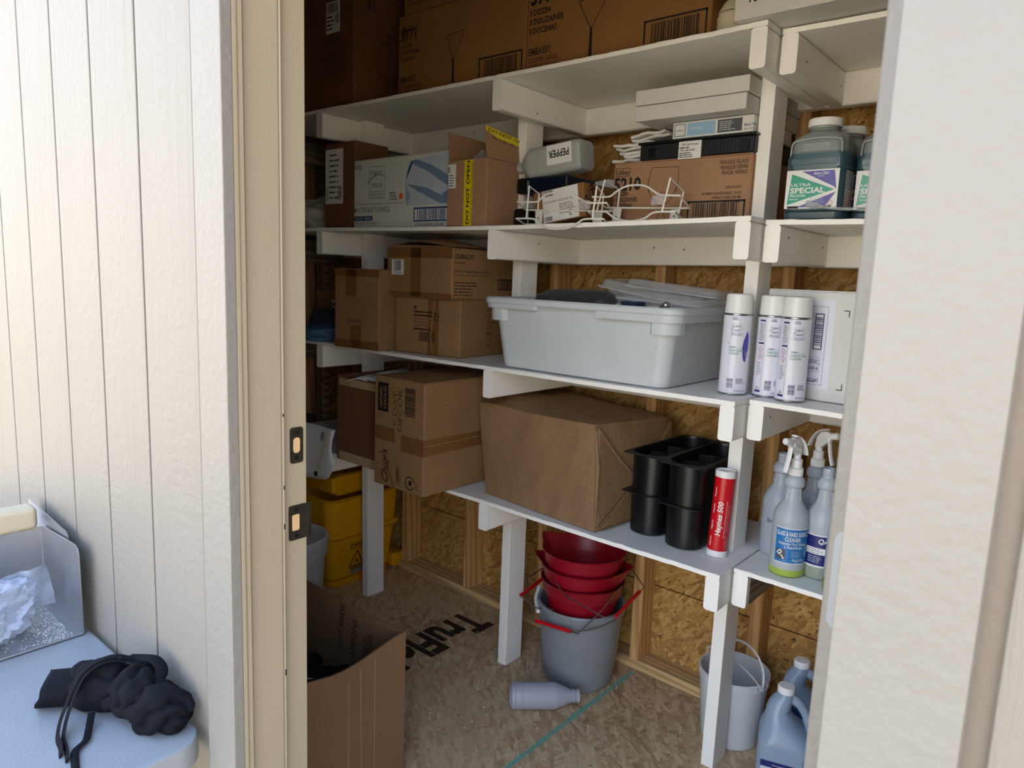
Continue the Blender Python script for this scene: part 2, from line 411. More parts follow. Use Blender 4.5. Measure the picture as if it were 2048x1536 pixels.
def face_map(kind, w=0, d=0, h=0):
    if kind == 'front': return lambda u, v, o: Vector((u, -o, v))
    if kind == 'right': return lambda u, v, o: Vector((w+o, u, v))
    if kind == 'top': return lambda u, v, o: Vector((u, v, h+o))
def quad_map(P00, P10, P01, P11):
    """bilinear patch, u and v in 0..1"""
    a, b, c, d = (Vector(p) for p in (P00, P10, P01, P11)); n = (b-a).cross(c-a).normalized()
    return lambda u, v, o: (a*(1-u)+b*u)*(1-v)+(c*(1-u)+d*u)*v+n*o
def cyl_map(r, ang0, cx=0, cy=0):
    """u is arc length counted from angle ang0, counter-clockwise seen from above = to the right seen from outside"""
    rf = r if callable(r) else (lambda v: r)
    def f(u, v, o):
        q = rf(v); a = ang0+u/q; return Vector((cx+(q+o)*math.cos(a), cy+(q+o)*math.sin(a), v))
    return f
def first_mark(P, u, v, s, ink='ink', gr='green'):
    """square emblem with a green swoosh, lower-left corner u,v, side s"""
    P.frame(u, v, u+s, v+s*1.05, s*.02, ink)
    P.text('F', u+s*.1, v+s*.68, s*.21, ink, bold=.6); P.text('IRST', u+s*.3, v+s*.68, s*.17, ink, w=s*.58, bold=.6)
    P.text('mark', u+s*.12, v+s*.16, s*.3, ink, w=s*.72, shear=.35, bold=-.2)
    pts = [(u-s*.12+s*1.36*t, v+s*(.36+.5*t*(1-t)*2.2-.0*t+.12*t)) for t in [i/10 for i in range(11)]]
    for i in range(10): P.line([pts[i], pts[i+1]], s*.05*(1-.6*i/10), gr, 2)

# ================================================================ STRUCTURE
gr_ = struct(obj('ground', BX(-30, 30, -40, -1.2, -.26, -.2), M['concrete'])); gr_['kind'] = 'structure'
fl = struct(obj('floor', BX(-2.8, 1.2, -1.0, .59, -.03, 0), M['osbf']))
# stamped panel lettering and the chalk line on the floor board
P = Print(lambda u, v, o: Vector((v, -u, o)))
P.text('TruFloR', -.375, -1.335, .155, 'ink', w=.545, bold=3.2, lay=0)
P.build(fl, 'stamp_printing', 'black stamped lettering', gap=.1)
M['chalk'] = plain('green_chalk', '7db8a2', .95, var=.35, scale=150)
ch = NB(); rs = []
for i in range(241):
    y = -.95+1.42*i/240; wd = .0062+.004*noise.noise(Vector((0, y*14, 0)))+random.gauss(0, .0007); dx = .002*noise.noise(Vector((3, y*5, 0)))
    rs.append([(-.592+dx-wd, y, .0006), (-.592+dx+wd, y, .0006)])
rings(ch, rs, False, False, False)
for i in range(900):
    y = random.uniform(-.95, .47); x = -.592+random.gauss(0, .0095); a = random.uniform(.0006, .0018); z = .0008+i*.0000005
    ch.faces.new([ch.verts.new(p) for p in ((x-a, y-a*2, z), (x+a, y-a*2, z), (x+a*.6, y+a*2, z), (x-a*.7, y+a*2.4, z))])
bmesh.ops.recalc_face_normals(ch, faces=ch.faces)
obj('chalk_line', ch, M['chalk'], fl, smooth=-1, label='green chalk line')
dl = NB()
for i in range(150):   # paint chips and crumbs lying on the boards
    x = random.uniform(-1.7, 0); y = random.uniform(-.8, .45); s = random.uniform(.001, .003); box(dl, x-s, x+s, y-s*.7, y+s*.7, 0, s*.5)
obj('crumbs', dl, M['white'], fl, smooth=0, kind='stuff')

wb = struct(link('wall_back', None))
obj('osb_panel', BX(-2.8, 1.2, .567, .58, 0, .298), M['osb'], wb, smooth=0)
obj('osb_panel', BX(-2.8, 1.2, .567, .58, .303, 2.6), M['osb'], wb, smooth=0)
obj('backing', BX(-2.8, 1.2, .581, .59, 0, 2.6), M['dark'], wb, smooth=0)
obj('bottom_plate', BX(-2.8, 1.2, .478, .566, 0.001, .038, bev=.003), M['pinex'], wb)
obj('top_plate', BX(-2.8, 1.2, .478, .566, 2.5, 2.56, bev=.003), M['pinex'], wb)
for x in (-2.66, -2.265, -1.86, -1.457, -1.058, -.62, -.2, .2, .6, 1.0):
    obj('stud', BX(x, x+.038, .478, .566, .038, 2.5, bev=.003), M['pine'], wb)
wl = struct(obj('wall_left', BX(-2.83, -2.8, -1.0, .59, 0, 2.6), M['cardd']))  # dark brown instead of OSB, far corner's shade put into the wall colour
wr = struct(obj('wall_right', BX(1.2, 1.23, -1.0, .59, 0, 2.6), M['osb']))
ce = struct(obj('ceiling', BX(-2.83, 1.23, -1.3, .59, 2.6, 2.63), M['osb']))
# front wall: sheathing, siding planks, flat trim
wf = struct(link('wall_front', None))
groove = M['groove']
for x0, x1, z0 in ((-2.83, -.5, -.15), (.4515, 2.6, -.15), (-.5, .4515, 2.06)):
    obj('sheathing', BX(x0, x1, -1.094, -.966, z0, 2.6), groove, wf, smooth=0)
k = 0
xs = [-.557-.2*i for i in range(12)]
for i, x in enumerate(xs[:-1]):
    a = xs[i+1]+.0035; b = x-.0035
    obj('plank', BX(a, b, -1.1025, -1.0945, -.15, 2.6, bev=.0012), M['siding'], wf)
obj('plank', BX(-.5535, -.512, -1.1025, -1.0945, -.15, 2.6, bev=.0012), M['siding'], wf)
for i in range(10):
    a = .536+.2*i; obj('plank', BX(a+.0035, a+.1965, -1.1025, -1.0945, -.15, 2.6, bev=.0012), M['siding'], wf)
# door frame and open door
dr = struct(link('door_1', None))
def lshape(pts, m, name, z0=-.02, z1=2.05, bev=.002):
    return obj(name, prism(pts, z0, z1, 'xy', bev=bev), m, dr)
lshape([(-.521, -1.1215), (-.434, -1.1215), (-.434, -1.1035), (-.521, -1.1035)], M['trim'], 'casing')
lshape([(.438, -1.1215), (.5255, -1.1215), (.5255, -1.1035), (.438, -1.1035)], M['trim'], 'casing')
obj('casing', BX(-.521, .5255, -1.1215, -1.1035, 2.052, 2.14, bev=.002), M['trim'], dr)
# left: moulding edge, bead, jamb with stop, rabbet
lshape([(-.5, -1.103), (-.436, -1.103), (-.436, -1.0945), (-.5, -1.0945)], M['tan'], 'moulding')
lshape([(-.5, -1.0940), (-.4425, -1.0940), (-.439, -1.0915), (-.439, -1.0855), (-.444, -1.081), (-.5, -1.081)], M['tan'], 'moulding', bev=0)
lshape([(-.5225, -1.0805), (-.451, -1.0805), (-.451, -1.022), (-.453, -1.019), (-.4575, -1.019), (-.4575, -1.016), (-.4635, -1.014), (-.4635, -.966), (-.5225, -.966)], M['tan'], 'jamb', bev=0)
wsq = NB(); tube(wsq, [(-.4555, -1.0155, z/10) for z in range(0, 21)], .0032, 8); obj('weatherstrip', wsq, M['tan'], dr)
lshape([(.4385, -1.103), (.5, -1.103), (.5, -.966), (.4505, -.966), (.4505, -1.014), (.4385, -1.014)], M['trim'], 'jamb')
obj('head_jamb', BX(-.521, .5, -1.102, -.966, 2.03, 2.0515, bev=.002), M['tan'], dr)
obj('threshold', BX(-.46, .43, -1.14, -.94, -.02, .0, bev=.003), M['steel'], dr)
def plate(name, hw, hh, hole, r, label):
    """flat strike plate on the rabbet face, looking along +x; u along y, v up"""
    bm = NB(); ring = [(0, p[0], p[1]) for p in rrect(hw, hh, r, 0)]; inn = [(0, p[0]+hole[4] if len(hole) > 4 else p[0], p[1]) for p in rrect(hole[0], hole[1], hole[2], 0)]
    th = .0016
    rings(bm, [[(0, y, z) for _, y, z in ring], [(th, y, z) for _, y, z in ring], [(th, y, z) for _, y, z in inn], [(0, y, z) for _, y, z in inn]], False, False)
    return bm
XR = -.4635
dp = thing('deadbolt_strike', 'dark metal oval-holed strike plate, the upper one on the left door jamb', 'strike plate', (XR, -.985, 1.086))
obj('plate', plate('p', .0125, .031, (.007, .0135, .006), .005, ''), M['bronze'], dp)
obj('hole', prism([(a, b) for a, b, _ in rrect(.007, .0135, .006, 0)], .0001, .0006, 'yz'), M['rawhole'], dp)
for z in (-.022, .022):
    s = lathe([(.0036, 0), (.0036, .0006), (.0015, .0008), (.0013, .0002)], 16); s.transform(Matrix.Rotation(PI/2, 4, 'Y')); obj('screw', s, M['black'], dp, (.0016, 0, z))
dp = thing('latch_strike', 'dark metal square-holed strike plate with curved lip, lower on the left jamb', 'strike plate', (XR, -.9835, .950))
obj('plate', plate('p', .0175, .031, (.0075, .0145, .003, 0, -.004), .004, ''), M['bronze'], dp)
obj('hole', prism([(a-.004, b) for a, b, _ in rrect(.0075, .0145, .003, 0)], .0001, .0006, 'yz'), M['rawhole'], dp)
lp = NB(); rings(lp, [[(x, y, -.031), (x, y, .031), (x-.0015, y, .031), (x-.0015, y, -.031)] if i < 3 else [(x, y, -.02), (x, y, .02), (x-.0015, y, .02), (x-.0015, y, -.02)] for i, (x, y) in enumerate(((.0016, .0172), (.0022, .021), (.0015, .025), (-.003, .030)))]); obj('lip', lp, M['bronze'], dp)
for z in (-.024, .024):
    s = lathe([(.0036, 0), (.0036, .0006), (.0015, .0008), (.0013, .0002)], 16); s.transform(Matrix.Rotation(PI/2, 4, 'Y')); obj('screw', s, M['black'], dp, (.0016, -.003, z))
cp = NB()
for y, z, h in ((-1.0155, 1.02, .007), (-1.0155, .952, .009), (-1.0155, .688, .011), (-1.016, 1.143, .005)):
    box(cp, -.4525, -.4518, y-.001, y+.0012, z-h/2, z+h/2)
obj('paint_chip', cp, M['dark'], dr, smooth=0, kind='stuff')
# open door leaf folded back inside on the right, hinge edge towards us
dl_ = struct(link('door_2', None))
obj('door_leaf', BX(.3835, .428, -.948, -.06, .01, 2.02, bev=.002), M['trim'], dl_)
hg = obj('hinge_leaf', prism([(a, b) for a, b, _ in rrect(.020, .051, .012, 0)], -.9502, -.9484, 'xz'), M['hinge'], dl_, (.410, 0, 1.107))
for z in (-.03, 0, .03):
    s = lathe([(.004, 0), (.004, .0008), (.0015, .001), (.0012, .0004)], 14); s.transform(Matrix.Rotation(PI/2, 4, 'X')); obj('screw', s, M['bronze'], hg, (-.006 if z else .004, -.9502, z))

# ================================================================ SHELVING
D = .439; Wd = .038; Ht = .089; T = .012
def beam(pts, name, mat, parent, r=.006):
    return obj(name, pts, mat, parent)
def bracket_bm(x, y0, y1, z, r=.007):
    # 2x4 on edge, long rounded corners, running back
    sec = [(x+p[0], p[1]) for p in []]
    ring = [(a+x+Wd/2, b+z-Ht/2) for a, b, _ in rrect(Wd/2, Ht/2, r, 0, k=3)]
    return rings(NB(), [[(a, y, c) for a, c in ring] for y in (y0, y1)])
def ledger_bm(x0, x1, y, z, r=.007, zb=None):
    dz = (zb-z) if zb is not None else 0
    ring = [(a+y+Wd/2, b+z-Ht/2) for a, b, _ in rrect(Wd/2, Ht/2, r, 0, k=3)]
    return rings(NB(), [[(x, a, c+(dz if x == x1 else 0)) for a, c in ring] for x in (x0, x1)])
def post_bm(x0, x1b, y, z0, z1, r=.004):
    """leans slightly: x0 at the bottom, x1b at the top"""
    return rings(NB(), [[(x+Wd/2+a, y+Ht/2+b, z) for a, b, _ in rrect(Wd/2, Ht/2, r, 0, k=2)] for x, z in ((x0, z0), (x1b, z1))])
def board_bm(stations, y0, y1, seed):
    """sheet of plywood following the brackets (x, underside z); front edge a little ragged"""
    rd = random.Random(seed); xs_ = []; S = stations
    x = S[0][0]
    while x < S[-1][0]: xs_.append(x); x += .02
    xs_.append(S[-1][0]); rs = []
    def zz(x):
        for (a, za), (b, zb) in zip(S, S[1:]):
            if a <= x <= b: t = (x-a)/(b-a); return za+(zb-za)*t-.0015*math.sin(PI*t)
        return S[-1][1]
    for x in xs_:
        z = zz(x)+.0003; j = rd.gauss(0, .0007); q = rd.gauss(0, 1)*.0009
        if rd.random() < .07: j += .0015
        rs.append([(x, y0+j, z), (x, y1, z), (x, y1, z+T), (x, y0+j+.001, z+T+q*.4), (x, y0+j, z+T-.001)])
    return rings(NB(), rs)
Z = {1: [(-2.275, 1.963), (-1.8, 1.963), (-.92, 1.960), (-.11, 1.962)], 2: [(-2.275, 1.527), (-1.8, 1.527), (-.92, 1.521), (-.11, 1.5325)],
     3: [(-2.275, 1.083), (-1.8, 1.085), (-.92, 1.088), (-.11, 1.0915)], 4: [(-2.275, .648), (-1.8, .649), (-.92, .650), (-.11, .647)]}
TOP = {k: v[3][1]+T+.001 for k, v in Z.items()}
su = thing('shelving_unit', 'long white painted wooden shelving unit along the back wall', 'shelving')
for lv, S in Z.items():
    a = [s for s in S if s[0] <= -.9]; a[-1] = (-.923, S[2][1]); b = [(-.921, S[2][1]), S[3]]
    obj('shelf_board', board_bm(a, -.002, .477, lv), M['paint'], su); obj('shelf_board', board_bm(b, -.002, .477, lv+9), M['paint'], su)
    for x, z in ((-1.839, S[1][1]), (-.939, S[2][1]), (-.148, S[3][1])):
        br = obj('bracket', bracket_bm(x, 0, D, z), M['painty'], su)
    for x0, x1, z, zz_ in ((-2.27, -.94, S[1][1], S[2][1]), (-.938, -.11, S[2][1], S[3][1])):
        obj('ledger', ledger_bm(x0, x1, D, z-.0008, zb=zz_-.0008), M['paint'], su)
for x0, x1 in ((-1.766, -1.800), (-.985, -.9865), (-.1935, -.187)):
    obj('post', post_bm(x0, x1, .177, 0, Z[1][1][1]-.001), M['paintz'], su)
sc_ = NB()
def dot(bm, p, n, r=.0028):
    s = lathe([(r, 0), (r, .0006), (.0004, .0008)], 10); q = Vector(n).to_track_quat('Z', 'Y').to_matrix().to_4x4(); merge(bm, s, Matrix.Translation(p) @ q)
for p, n in (((-.901, .17, 1.891), (1, 0, 0)), ((-.901, .207, 1.491), (1, 0, 0)), ((-1.431, .439, 1.931), (0, -1, 0)), ((-.607, .439, 1.493), (0, -1, 0)),
             ((-1.762, .21, 1.909), (1, 0, 0)), ((-1.762, .234, 1.451), (1, 0, 0)), ((-.5, .439, 1.487), (0, -1, 0))):
    b = NB(); dot(b, p, n); obj('screw', b, M['bronze'], su)
ru = thing('shelving_unit', 'white painted wooden shelving unit right of the long one, set slightly back', 'shelving')
RZ = {1: 1.960, 2: 1.529, 3: 1.0905, 4: .648}
for lv, z in RZ.items():
    obj('shelf_board', board_bm([(-.1035, z), (.45, z-.002), (1.1, z)], .071, .477, lv+20), M['paint'], ru)
    obj('bracket', bracket_bm(-.104, .073, D, z), M['painty'], ru)
    if lv == 4: obj('bracket_face', BX(-.0655, -.0648, .09, D-.002, z-Ht+.006, z-.006), M['piney'], ru, label='bare unpainted side of the bracket')
    obj('bracket', bracket_bm(.9, .073, D, z), M['painty'], ru)
    obj('ledger', ledger_bm(-.108, 1.1, D, z-.0003), M['paint'], ru)
obj('post', post_bm(.86, .86, .25, 0, 1.95), M['paintz'], ru)
for p in ((-.0655, .137, 1.91), (-.0655, .41, 1.915), (-.0655, .13, 1.502), (-.0655, .394, 1.493), (-.0655, .12, 1.058), (-.0645, .17, .60), (-.0645, .33, .60)):
    b = NB(); dot(b, p, (1, 0, 0)); obj('screw', b, M['bronze'], ru)
lu = thing('shelving_unit', 'shelving unit at the far left end behind the door jamb, shade put into its colour', 'shelving')  # dark wood in place of white paint: the corner's shade is in the colour
for z in (.62, 1.055, 1.50, 1.93):
    obj('shelf_board', BX(-2.79, -2.30, -.85, .47, z, z+T), M['piney'], lu); obj('ledger', BX(-2.34, -2.302, -.85, .47, z-Ht, z-.001, bev=.004), M['piney'], lu)
obj('post', BX(-2.40, -2.342, -.5, -.462, 0, 1.93, bev=.004), M['piney'], lu); obj('post', BX(-2.40, -2.342, .38, .418, 0, 1.93, bev=.004), M['piney'], lu)

# ================================================================ BOXES
def carton(name, label, loc, dim, mat, rz=0, cat='box', bev=.003, seam=True, tape=None, group=None, tilt=0, topopen=False):
    t = thing(name, label, cat, loc, (0, tilt, rz), group); w_, d_, h_ = dim
    if not topopen:
        obj('body', BX(0, w_, 0, d_, 0, h_, bev=bev), M[mat], t)
        if seam: obj('top_flap', BX(.002, w_-.002, .002, d_/2-.0012, h_, h_+.0022), M[mat], t); obj('top_flap', BX(.002, w_-.002, d_/2+.0012, d_-.002, h_, h_+.0022), M[mat], t)
    else:
        th = .004
        for a in ((0, w_, 0, th), (0, w_, d_-th, d_), (0, th, th+.0002, d_-th-.0002), (w_-th, w_, th+.0002, d_-th-.0002)): obj('side_panel', BX(*a, 0, h_, bev=.001), M[mat], t)
        obj('bottom_panel', BX(th, w_-th, th, d_-th, .001, .005), M[mat], t)
    return t
def PF(w_, d_, h_, kind='front'): return Print(face_map(kind, w_, d_, h_))

# --- top shelf
t = carton('cardboard_box', 'dark tall clear hinged lid container box at the left end of the top shelf', (-1.968, .03, 1.977), (.316, .28, .42), 'cardd')
P = PF(.316, .28, .42); P.rect(.15, .27, .235, .38, 'white'); P.bars(.155, .34, .225, .375, 'ink', 14); P.lines_(.155, .28, .2, .335, 4, 'ink'); P.bars(.205, .30, .23, .335, 'ink', 8)
for i, s in enumerate(('CLEAR', 'HINGED LID', 'CONTAINERS')): P.text(s, .19, .225-i*.05, .032, 'inkb', w=.09+.045*min(i, 1)+.01*i, bold=1, al='c')
P.frame(.215, .02, .29, .09, .002, 'inkb'); P.build(t)
P = PF(.316, .28, .42, 'right'); P.text('31', .06, .345, .035, 'ink', shear=-.15)
for i in range(6):
    q = i*.006; P.line([(.10+q, .22), (.17, .30-q), (.27-q, .27), (.275-q, .14+q), (.17, .09+q), (.11+q, .13)], .0012, 'inkb', 1, True)
for i in range(9): P.line([(.115+i*.007, .20), (.12+i*.008, .235+i*.004)], .001, 'inkb')
P.line([(.11, .2), (.19, .17), (.275, .19)], .0015, 'inkb'); P.line([(.19, .17), (.19, .11)], .0015, 'inkb'); P.build(t)
def glassbox(loc, w_, h_, label, grp, t0=.108, q=1.0, g=.26):
    t = carton('glassware_box', label, loc, (w_, .34, h_), 'card2', group=grp, seam=False)
    P = PF(w_, .34, h_)
    lg = lathe if 0 else None
    P.poly([(.028+.011*math.cos(a*PI/8), h_-.05+.014*math.sin(a*PI/8)) for a in range(16)], 'ink'); P.text('C', .0235, h_-.056, .012, 'card2', lay=2, bold=1); P.text('LIBBEY.', .045, h_-.052, .013, 'ink', w=.055)
    P.text('3771', .012, h_-t0, .043*q, 'ink', w=.098*q, bold=2.4)
    for i, s in enumerate(('3 DOZEN', '3 DOUZAINES', '3 DOCENAS')): P.text(s, .010, h_-t0-.030*q-i*.0255*q, .0155*q, 'ink', w=(.075, .122, .10)[i]*q, bold=2)
    P.text('EMBASSY', .010, .052, .020, 'ink', w=.082, bold=1.4); P.text('COCKTAIL GLASSES', .010, .032, .0125, 'ink', w=.108, bold=.3); P.text('GOBELETS COCKTAIL', .010, .012, .0125, 'ink', w=.11, bold=.3)
    gz = .168; P.line([(g-.075*q, gz), (g+.025*q, gz+.008), (g-.028, .092)], .0024, 'ink'); P.line([(g-.075*q, gz), (g-.032, .092)], .0024, 'ink')
    P.poly([(g-.034, .094), (g-.026, .094), (g-.024, .004), (g-.036, .004)], 'ink')
    bx0 = w_-.185; P.frame(bx0, -.0+.004, w_-.012, .075, .005, 'ink'); P.bars(bx0+.02, .006, w_-.03, .068, 'ink', 30); P.build(t)
    return t
t = glassbox((-1.441, .06, 1.9755), .572, .271, 'brown cocktail glass box second along the top shelf, marked three dozen', 'glassware cartons on the top shelf', .083, .8, .30)
t = glassbox((-.865, .06, 1.9755), .585, .30, 'brown cocktail glass box nearest the camera on the top shelf, large glass drawing', 'glassware cartons on the top shelf')
t = carton('glassware_box', 'brown glass box stacked on top of the shorter cocktail glass box', (-1.42, .065, 2.250), (.55, .33, .2), 'card2', seam=False)
P = PF(.55, .33, .2)
for i, s in enumerate(('COPAS PARA COCTEL', 'GOBELETS COCKTAIL', 'COCKTAIL GLASSES')): P.text(s, .012, .022+i*.019, .0125, 'ink', w=.13, bold=.3)
P.text('EMBASSY', .012, .085, .02, 'ink', w=.08, bold=1.4); P.text('FRAGILE', .44, .03, .014, 'ink', w=.07, bold=1); P.build(t)
t = carton('glassware_box', 'dark brown box half hidden behind the cream jug on the top shelf', (-.272, .25, 1.9755), (.30, .2, .28), 'cardd', seam=False)
P = PF(.30, .2, .28); P.text('COCK', .05, .125, .02, 'ink', bold=1); P.text('GOB', .05, .095, .02, 'ink', bold=1); P.build(t)
jg = thing('cream_jug', 'cream plastic jug with cap on the top shelf corner', 'jug', (-.245, .115, 1.9755))
obj('body', lathe([(.030, 0), (.040, .003), (.0415, .015), (.0415, .058), (.038, .066), (.034, .068)], 36), plain('cream_plastic', 'd8cfb8', .35), jg)
obj('cap', lathe([(.0395, .069), (.038, .074), (.028, .092), (.024, .096), (0.005, .097)], 36), plain('cream_cap', 'd8cfb8', .35), jg)
t = carton('white_carton', 'white box with black handwriting overhanging the upper right shelf', (-.181, -.03, 1.9755), (.62, .36, .13), 'wcard', tilt=0)
P = PF(.62, .36, .13); P.text('1573', .035, .032, .026, 'ink', w=.05, shear=.2, bold=.3); P.text('* Does not go here', .095, .03, .018, 'ink', w=.28, shear=.25, bold=.5); P.build(t)

# --- second shelf
z2 = TOP[2]-.0105
t = carton('cardboard_box', 'tall narrow brown box with white label left of the towel carton', (-1.87, .06, 1.5395), (.19, .16, .32), 'cardd')
P = PF(.19, .26, .32); P.rect(.005, .095, .118, .30, 'white'); P.text('10230U07', .022, .105, .011, 'ink', w=.055, rot=PI/2, bold=1.2); P.lines_(.03, .11, .1, .29, 9, 'slate', fill=.3); P.bars(.085, .11, .11, .16, 'ink', 14, vert=False); P.build(t)
t = carton('towel_carton', 'white carton of multifold towels with green and blue printing on the second shelf', (-1.672, .05, 1.539), (.515, .32, .243), 'wcardb')
P = PF(.515, .32, .243); P.text('437582', .002, .213, .014, 'slate', w=.045, bold=1)
first_mark(P, .092, .128, .085, 'slate')
P.text('THE MARK OF QUALITY IN', .086, .115, .007, 'slate', w=.098, bold=1); P.text('NON-FOOD ESSENTIALS', .09, .103, .007, 'slate', w=.09, bold=1)
P.line([(.0, .085), (.285, .085)], .0015, 'dgreen'); P.text('NATURAL', .003, .09, .006, 'dgreen', w=.036); P.text('MULTIFOLD TOWELS', .003, .056, .018, 'dgreen', w=.205, bold=.3)
P.rect(.003, .026, .11, .043, 'blue'); P.text('9.5" x 9.125" - ONE-PLY', .008, .03, .009, 'white', w=.097, lay=2, bold=.6); P.text('16/250 COUNT - 4,000 TOWELS', .003, .012, .009, 'slate', w=.13, bold=.6)
P.rect(.258, .098, .276, .117, 'orange'); P.lines_(.205, .094, .25, .125, 4, 'slate')
P.rect(.335, .018, .505, .066, 'blue'); P.rect(.341, .023, .5, .06, 'white', 1); P.bars(.353, .024, .497, .059, 'blue', 26, lay=2); P.text('0 00 06795 47644', .345, .003, .010, 'slate', w=.14, bold=.4)
M['tb1'] = plain('towel_blue', '708aa6', .6); M['tb2'] = plain('towel_pale', 'b9c6d2', .6); M['tb3'] = plain('towel_mid', '8ea6c0', .6)
P.poly([(.295, .073), (.288, .15), (.295, .19), (.31, .225), (.50, .243), (.505, .073)], 'tb2', 0)
P.poly([(.29, .155), (.318, .20), (.325, .215), (.335, .223), (.32, .222), (.305, .20)], 'blue', 1)
P.poly([(.32, .215), (.40, .185), (.505, .13), (.505, .165), (.42, .205), (.34, .228)], 'tb1', 1); P.poly([(.288, .15), (.36, .118), (.47, .075), (.505, .075), (.505, .09), (.40, .13)], 'tb1', 1)
P.poly([(.288, .148), (.296, .075), (.302, .075), (.318, .11)], 'tb3', 1); P.poly([(.505, .12), (.47, .105), (.505, .088)], 'tb1', 2); P.build(t)
# open brown box with yellow tape
t = thing('open_box', 'open brown cardboard box sealed with yellow do-not-open tape, flaps up', 'box', (-1.142, .02, 1.536))
w_, d_, h_ = .170, .22, .206; th = .004
for a in ((0, w_, 0, th), (0, w_, d_-th, d_), (0, th, th+.0002, d_-th-.0002), (w_-th, w_, th+.0002, d_-th-.0002)): obj('side_panel', BX(*a, 0, h_, bev=.001), M['cardp'], t)
obj('bottom_panel', BX(th, w_-th, th, d_-th, .001, .005), M['cardp'], t)
obj('top_flap', hexa(NB(), [(w_-th, .004, h_+.001), (w_, .004, h_+.001), (w_, d_, h_+.001), (w_-th, d_, h_+.001), (w_-.012, -.005, h_+.098), (w_-.008, -.005, h_+.098), (w_-.008, d_, h_+.075), (w_-.012, d_, h_+.075)]), M['cardp'], t)
obj('top_flap', hexa(NB(), [(0, d_-th, h_+.001), (w_, d_-th, h_+.001), (w_, d_, h_+.001), (0, d_, h_+.001), (.0, d_+.004, h_+.075), (w_-.02, d_+.004, h_+.065), (w_-.02, d_+.008, h_+.065), (0, d_+.008, h_+.075)]), M['cardp'], t)
obj('top_flap', hexa(NB(), [(0, .004, h_+.001), (th, .004, h_+.001), (th, d_, h_+.001), (0, d_, h_+.001), (-.002, .0, h_+.09), (.002, .0, h_+.09), (.002, d_, h_+.085), (-.002, d_, h_+.085)]), M['cardp'], t)
P = Print(lambda u, v, o: Vector((u, -o, v))); P.rect(.075, .0, .112, .204, 'yellowtape'); P.text('DO NOT OPEN', .099, .006, .013, 'ink', w=.195, rot=PI/2, bold=2.2); P.text('Save for the Taylor Technician', .110, .01, .006, 'ink', w=.185, rot=PI/2, bold=.6)
P.rect(.003, .12, .038, .195, 'white'); P.lines_(.007, .125, .034, .165, 5, 'ink', fill=.3); P.text('409', .012, .168, .009, 'ink', rot=PI/2, bold=1.5); P.build(t)
P = Print(lambda u, v, o: Vector((w_-.0015-.0065*min(1, v/.09)+o, u, h_+v))); P.poly([(-.003, .068), (.215, .05), (.215, .073), (-.003, .096)], 'yellowtape')
P.text('Save for the Taylor Technician', .03, .062, .009, 'ink', w=.17, rot=-.09, bold=.6); P.text('DO NOT OPEN', .01, .081, .010, 'ink', w=.19, rot=-.1, bold=1); P.build(t)
bb = lathe([(.02, 0), (.055, .01), (.06, .03), (.04, .055), (.01, .07)], 24); crumple(bb, .02, 22)
tag(obj('bubble_wrap', bb, m_film('bubble_film', (.7, .72, .75), .85, .12), None, (-1.06, .10, 1.71)), 'clear bubble wrap poking out of the open yellow-taped box', 'bubble wrap')
# pepper jug on black holder
t = thing('black_rack_box', 'glossy black angular plastic box under the lying jug', 'box', (-.93, .11, 1.534))
obj('body', BX(.0, .055, 0, .22, .105, .155, bev=.012, seg=3), M['black'], t); obj('body', BX(.056, .20, 0, .22, .105, .154, bev=.004), plain('navy_black', '0c1428', .35), t)
obj('foot', BX(-.008, .06, 0, .2, 0, .062, bev=.012, seg=3), M['black'], t); obj('stem', BX(.01, .03, .1, .12, .06, .106), M['black'], t)
obj('stem', BX(.13, .2, .02, .2, .0, .104), M['black'], t)
pj_ = thing('frosted_jug', 'frosted empty plastic jug lying on its side with an upside-down PEPPER label', 'jug', (-.943, .14, 1.722), (0, math.radians(84), math.radians(3)))
body = loft([(0, .014, .014, .014), (.004, .0175, .0175, .0175), (.008, .0185, .0185, .0185), (.014, .0165, .0165, .0165), (.026, .0185, .0185, .0185), (.040, .032, .032, .025), (.062, .046, .046, .03), (.075, .0485, .0485, .025), (.26, .0485, .0485, .022), (.272, .044, .044, .02), (.275, .03, .03, .02)], k=6)
pj_.scale = (.93,)*3; obj('body', body, m_frost('frosted_jug_plastic', 'c7cac9', rough=.35, trans=.35), pj_)
P = Print(lambda u, v, o: Vector((-v, -.0487-o, u))); P.rect(.150, -.022, .245, .040, 'white'); P.text('PEPPER', .235, .022, .022, 'ink', w=.078, rot=PI, bold=1.8); P.build(pj_, 'name_label')
# lid carton tilted with label
t = thing('lid_carton', 'small tilted brown carton with big white label, behind the left wire rack', 'box', (-.815, .075, 1.5365), (0, math.radians(-8), 0))
obj('body', BX(0, .185, 0, .25, 0, .098, bev=.003), M['card2'], t)
P = PF(.185, .25, .098); P.rect(.035, .003, .165, .096, 'white'); P.bars(.038, .078, .08, .095, 'ink', 12); P.text('LID FP UNIV 1/6 SZ FLAT CL', .04, .058, .0065, 'ink', w=.105, bold=.7)
P.lines_(.095, .02, .155, .053, 6, 'slate', fill=.35); P.text('N/A', .042, .037, .004, 'ink', bold=.6); P.text('8 EACH', .042, .029, .004, 'ink', bold=.6); P.bars(.04, .006, .07, .019, 'ink', 12); P.text('C', .13, .012, .011, 'ink', bold=2); P.build(t)
P = PF(.185, .25, .098, 'right'); P.text('18/8', .01, .01, .035, 'ink', rot=.9, w=.09); P.build(t)
